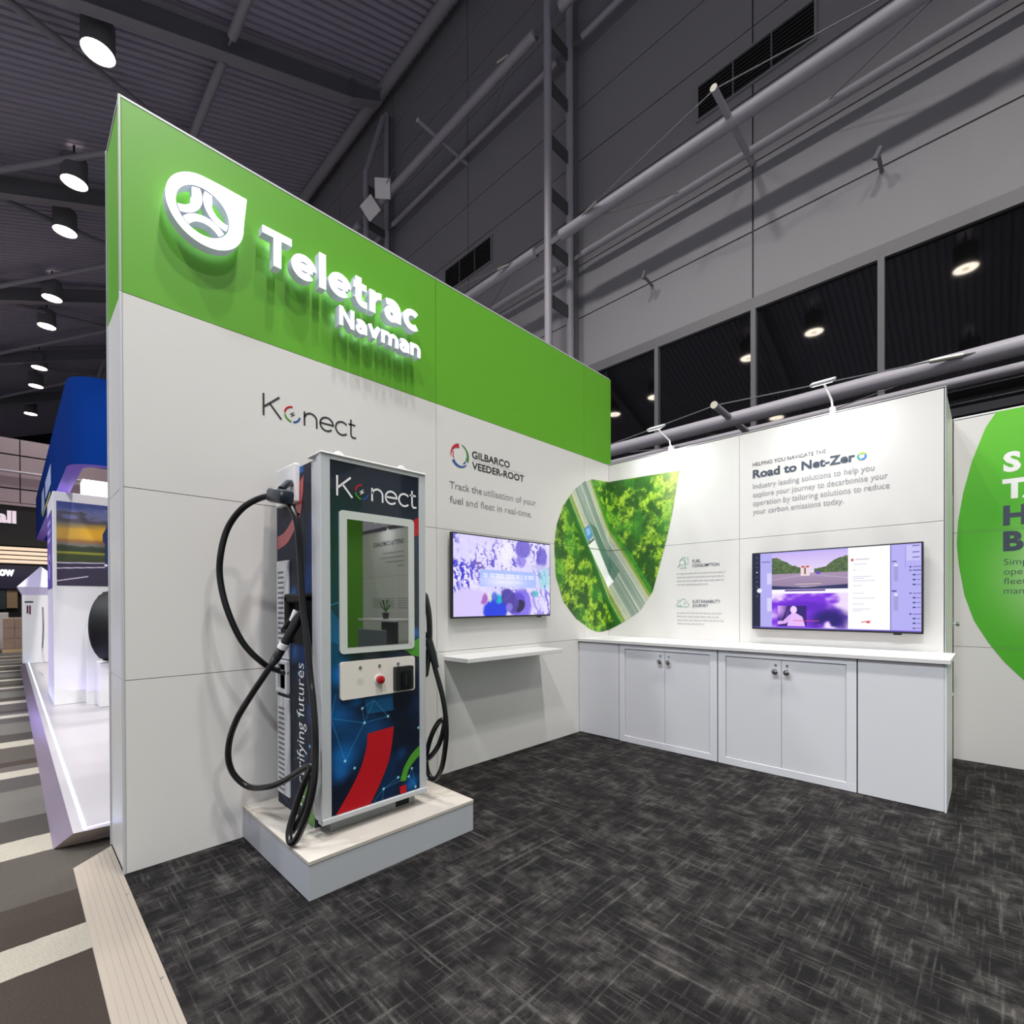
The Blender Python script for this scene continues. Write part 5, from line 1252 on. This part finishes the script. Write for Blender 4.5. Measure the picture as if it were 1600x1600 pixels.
obj('fascia', bm, M_BLUE, cn, smooth=True)
bm = NB()
a_ = [bm.verts.new((x, y, 2.999)) for x, y in po]; b_ = [bm.verts.new((x, y, 2.999)) for x, y in pi_]
for k in range(n):
    j = (k+1) % n; bm.faces.new((a_[k], b_[k], b_[j], a_[j]))
obj('underside', bm, mat('violet_lit_underside', '7350c4', .5), cn)  # violet LED light on the underside is put into its base colour
F_CAN = FR((0, .068, 0), (1, 0, 0), (0, 0, 1), (0, -1, 0))
flat('pale_logo', [[(-9.1, 3.30), (-7.4, 3.30), (-7.4, 3.62), (-9.1, 3.62)], [(-10.6, 3.22), (-9.4, 3.22), (-9.6, 3.62), (-10.4, 3.62)]], F_CAN, mat('pale_blue_print', 'a9b8de', .5), cn, .003)
flat('yellow_stripe', [[(-10.2, 3.12), (-7.6, 3.18), (-7.6, 3.22), (-10.2, 3.17)]], F_CAN, mat('yellow_print', 'd8d84a', .5), cn, .003)
obj('support_leg', B(-13.6, -13.3, .35, .6, .07, 3.0), M_WHITE, cn); obj('support_leg', B(-13.6, -13.3, 5.0, 5.25, .07, 3.0), M_WHITE, cn); obj('support_leg', B(-4.7, -4.5, 5.0, 5.25, .07, 3.0), M_WHITE, cn)
# glowing light boxes behind
lb_ = thing('light_box', 'glowing white box hanging behind the sunset block', 'light', (-9, .9, 3.4)); obj('case', B(-9.4, -9.0, .57, 2.0, 3.43, 3.75, bev=.004), mat('light_box_glow', 'ffffff', .5, emit='ffffff', es=1.5), lb_)
# kiosk
ks = thing('white_kiosk', 'narrow white kiosk with a pyramid roof at the far end of the platform', 'kiosk', (-12.6, 0, .07))
obj('body', B(-13.2, -12.4, -.20, .5, .072, 1.62, bev=.004), M_WHITE, ks)
bm = NB(); b4 = [bm.verts.new(p) for p in ((-13.35, -.28, 1.80), (-12.3, -.28, 1.80), (-12.3, .60, 1.80), (-13.35, .60, 1.80))]; ap = bm.verts.new((-12.8, .12, 2.30)); b5 = [bm.verts.new(p) for p in ((-13.2, -.20, 1.62), (-12.4, -.20, 1.62), (-12.4, .5, 1.62), (-13.2, .5, 1.62))]
for k in range(4): bm.faces.new((b4[k], b4[(k+1) % 4], ap)); bm.faces.new((b5[k], b5[(k+1) % 4], b4[(k+1) % 4], b4[k]))
obj('pyramid_roof', bm, mat('lilac_white', 'd9d2f2', .4), ks)
F_KS = FR((-12.398, 0, 0), (0, 1, 0), (0, 0, 1), (1, 0, 0))
flat('name_strip', [[(-.16, 1.44), (-.02, 1.44), (-.02, 1.48), (-.16, 1.48)]], F_KS, M_PRINTD, ks, .002)
flat('red_bars', [[(-.13, 1.2), (-.10, 1.2), (-.10, 1.38), (-.13, 1.38)], [(-.09, 1.18), (-.06, 1.18), (-.06, 1.38), (-.09, 1.38)]], F_KS, mat('maroon_print', '5c2438', .5), ks, .002)
hs = obj('fuel_hose', sweep(NB(), spline([(-9.4, .03, 1.35), (-9.5, .04, 1.0), (-9.9, .05, .80), (-10.2, .05, .55), (-9.9, .05, .38), (-9.4, .05, .32)], 6), .013, 8), mat('white_hose', 'a89ca8', .5), ks, smooth=True, label='white hose hanging in a loop')
# dark speckled board standing behind the wall end
bd = obj('speckled_board', B(-.66, -.475, .03, .06, -.034, 1.5), mat('dark_forest_print', '2c2a2a', .5, noise=.9, nscale=60)); tag(bd, 'dark speckled board edge standing behind the end of the left wall', 'board')
# stand lights
light('violet_stand_light', 'AREA', (-6.6, -.9, .6), 9, (.45, .32, 1), target=(-6.2, 1, 1.4), size=1.2)
light('stand_light', 'AREA', (-6.5, 2.2, 3.9), 70, (.95, .93, 1), target=(-6.5, 1.4, 0), size=2.0)
light('stand_light', 'AREA', (-3.0, .8, 3.9), 24, (1, .97, .98), target=(-3.4, .6, 0), size=1.5)
light('violet_strip_light', 'AREA', (-5.2, .25, .25), 7, (.4, .28, 1), target=(-5.2, .25, 3), shape='RECTANGLE', size=8, size_y=.2)
light('violet_wall_wash', 'AREA', (-.9, .25, .12), 1.2, (.4, .28, 1), target=(-.3, -.05, .9), size=.15)
light('canopy_light', 'AREA', (-6.5, -2.2, 2.2), 14, (.8, .85, 1), target=(-7, .05, 3.6), size=1.0)
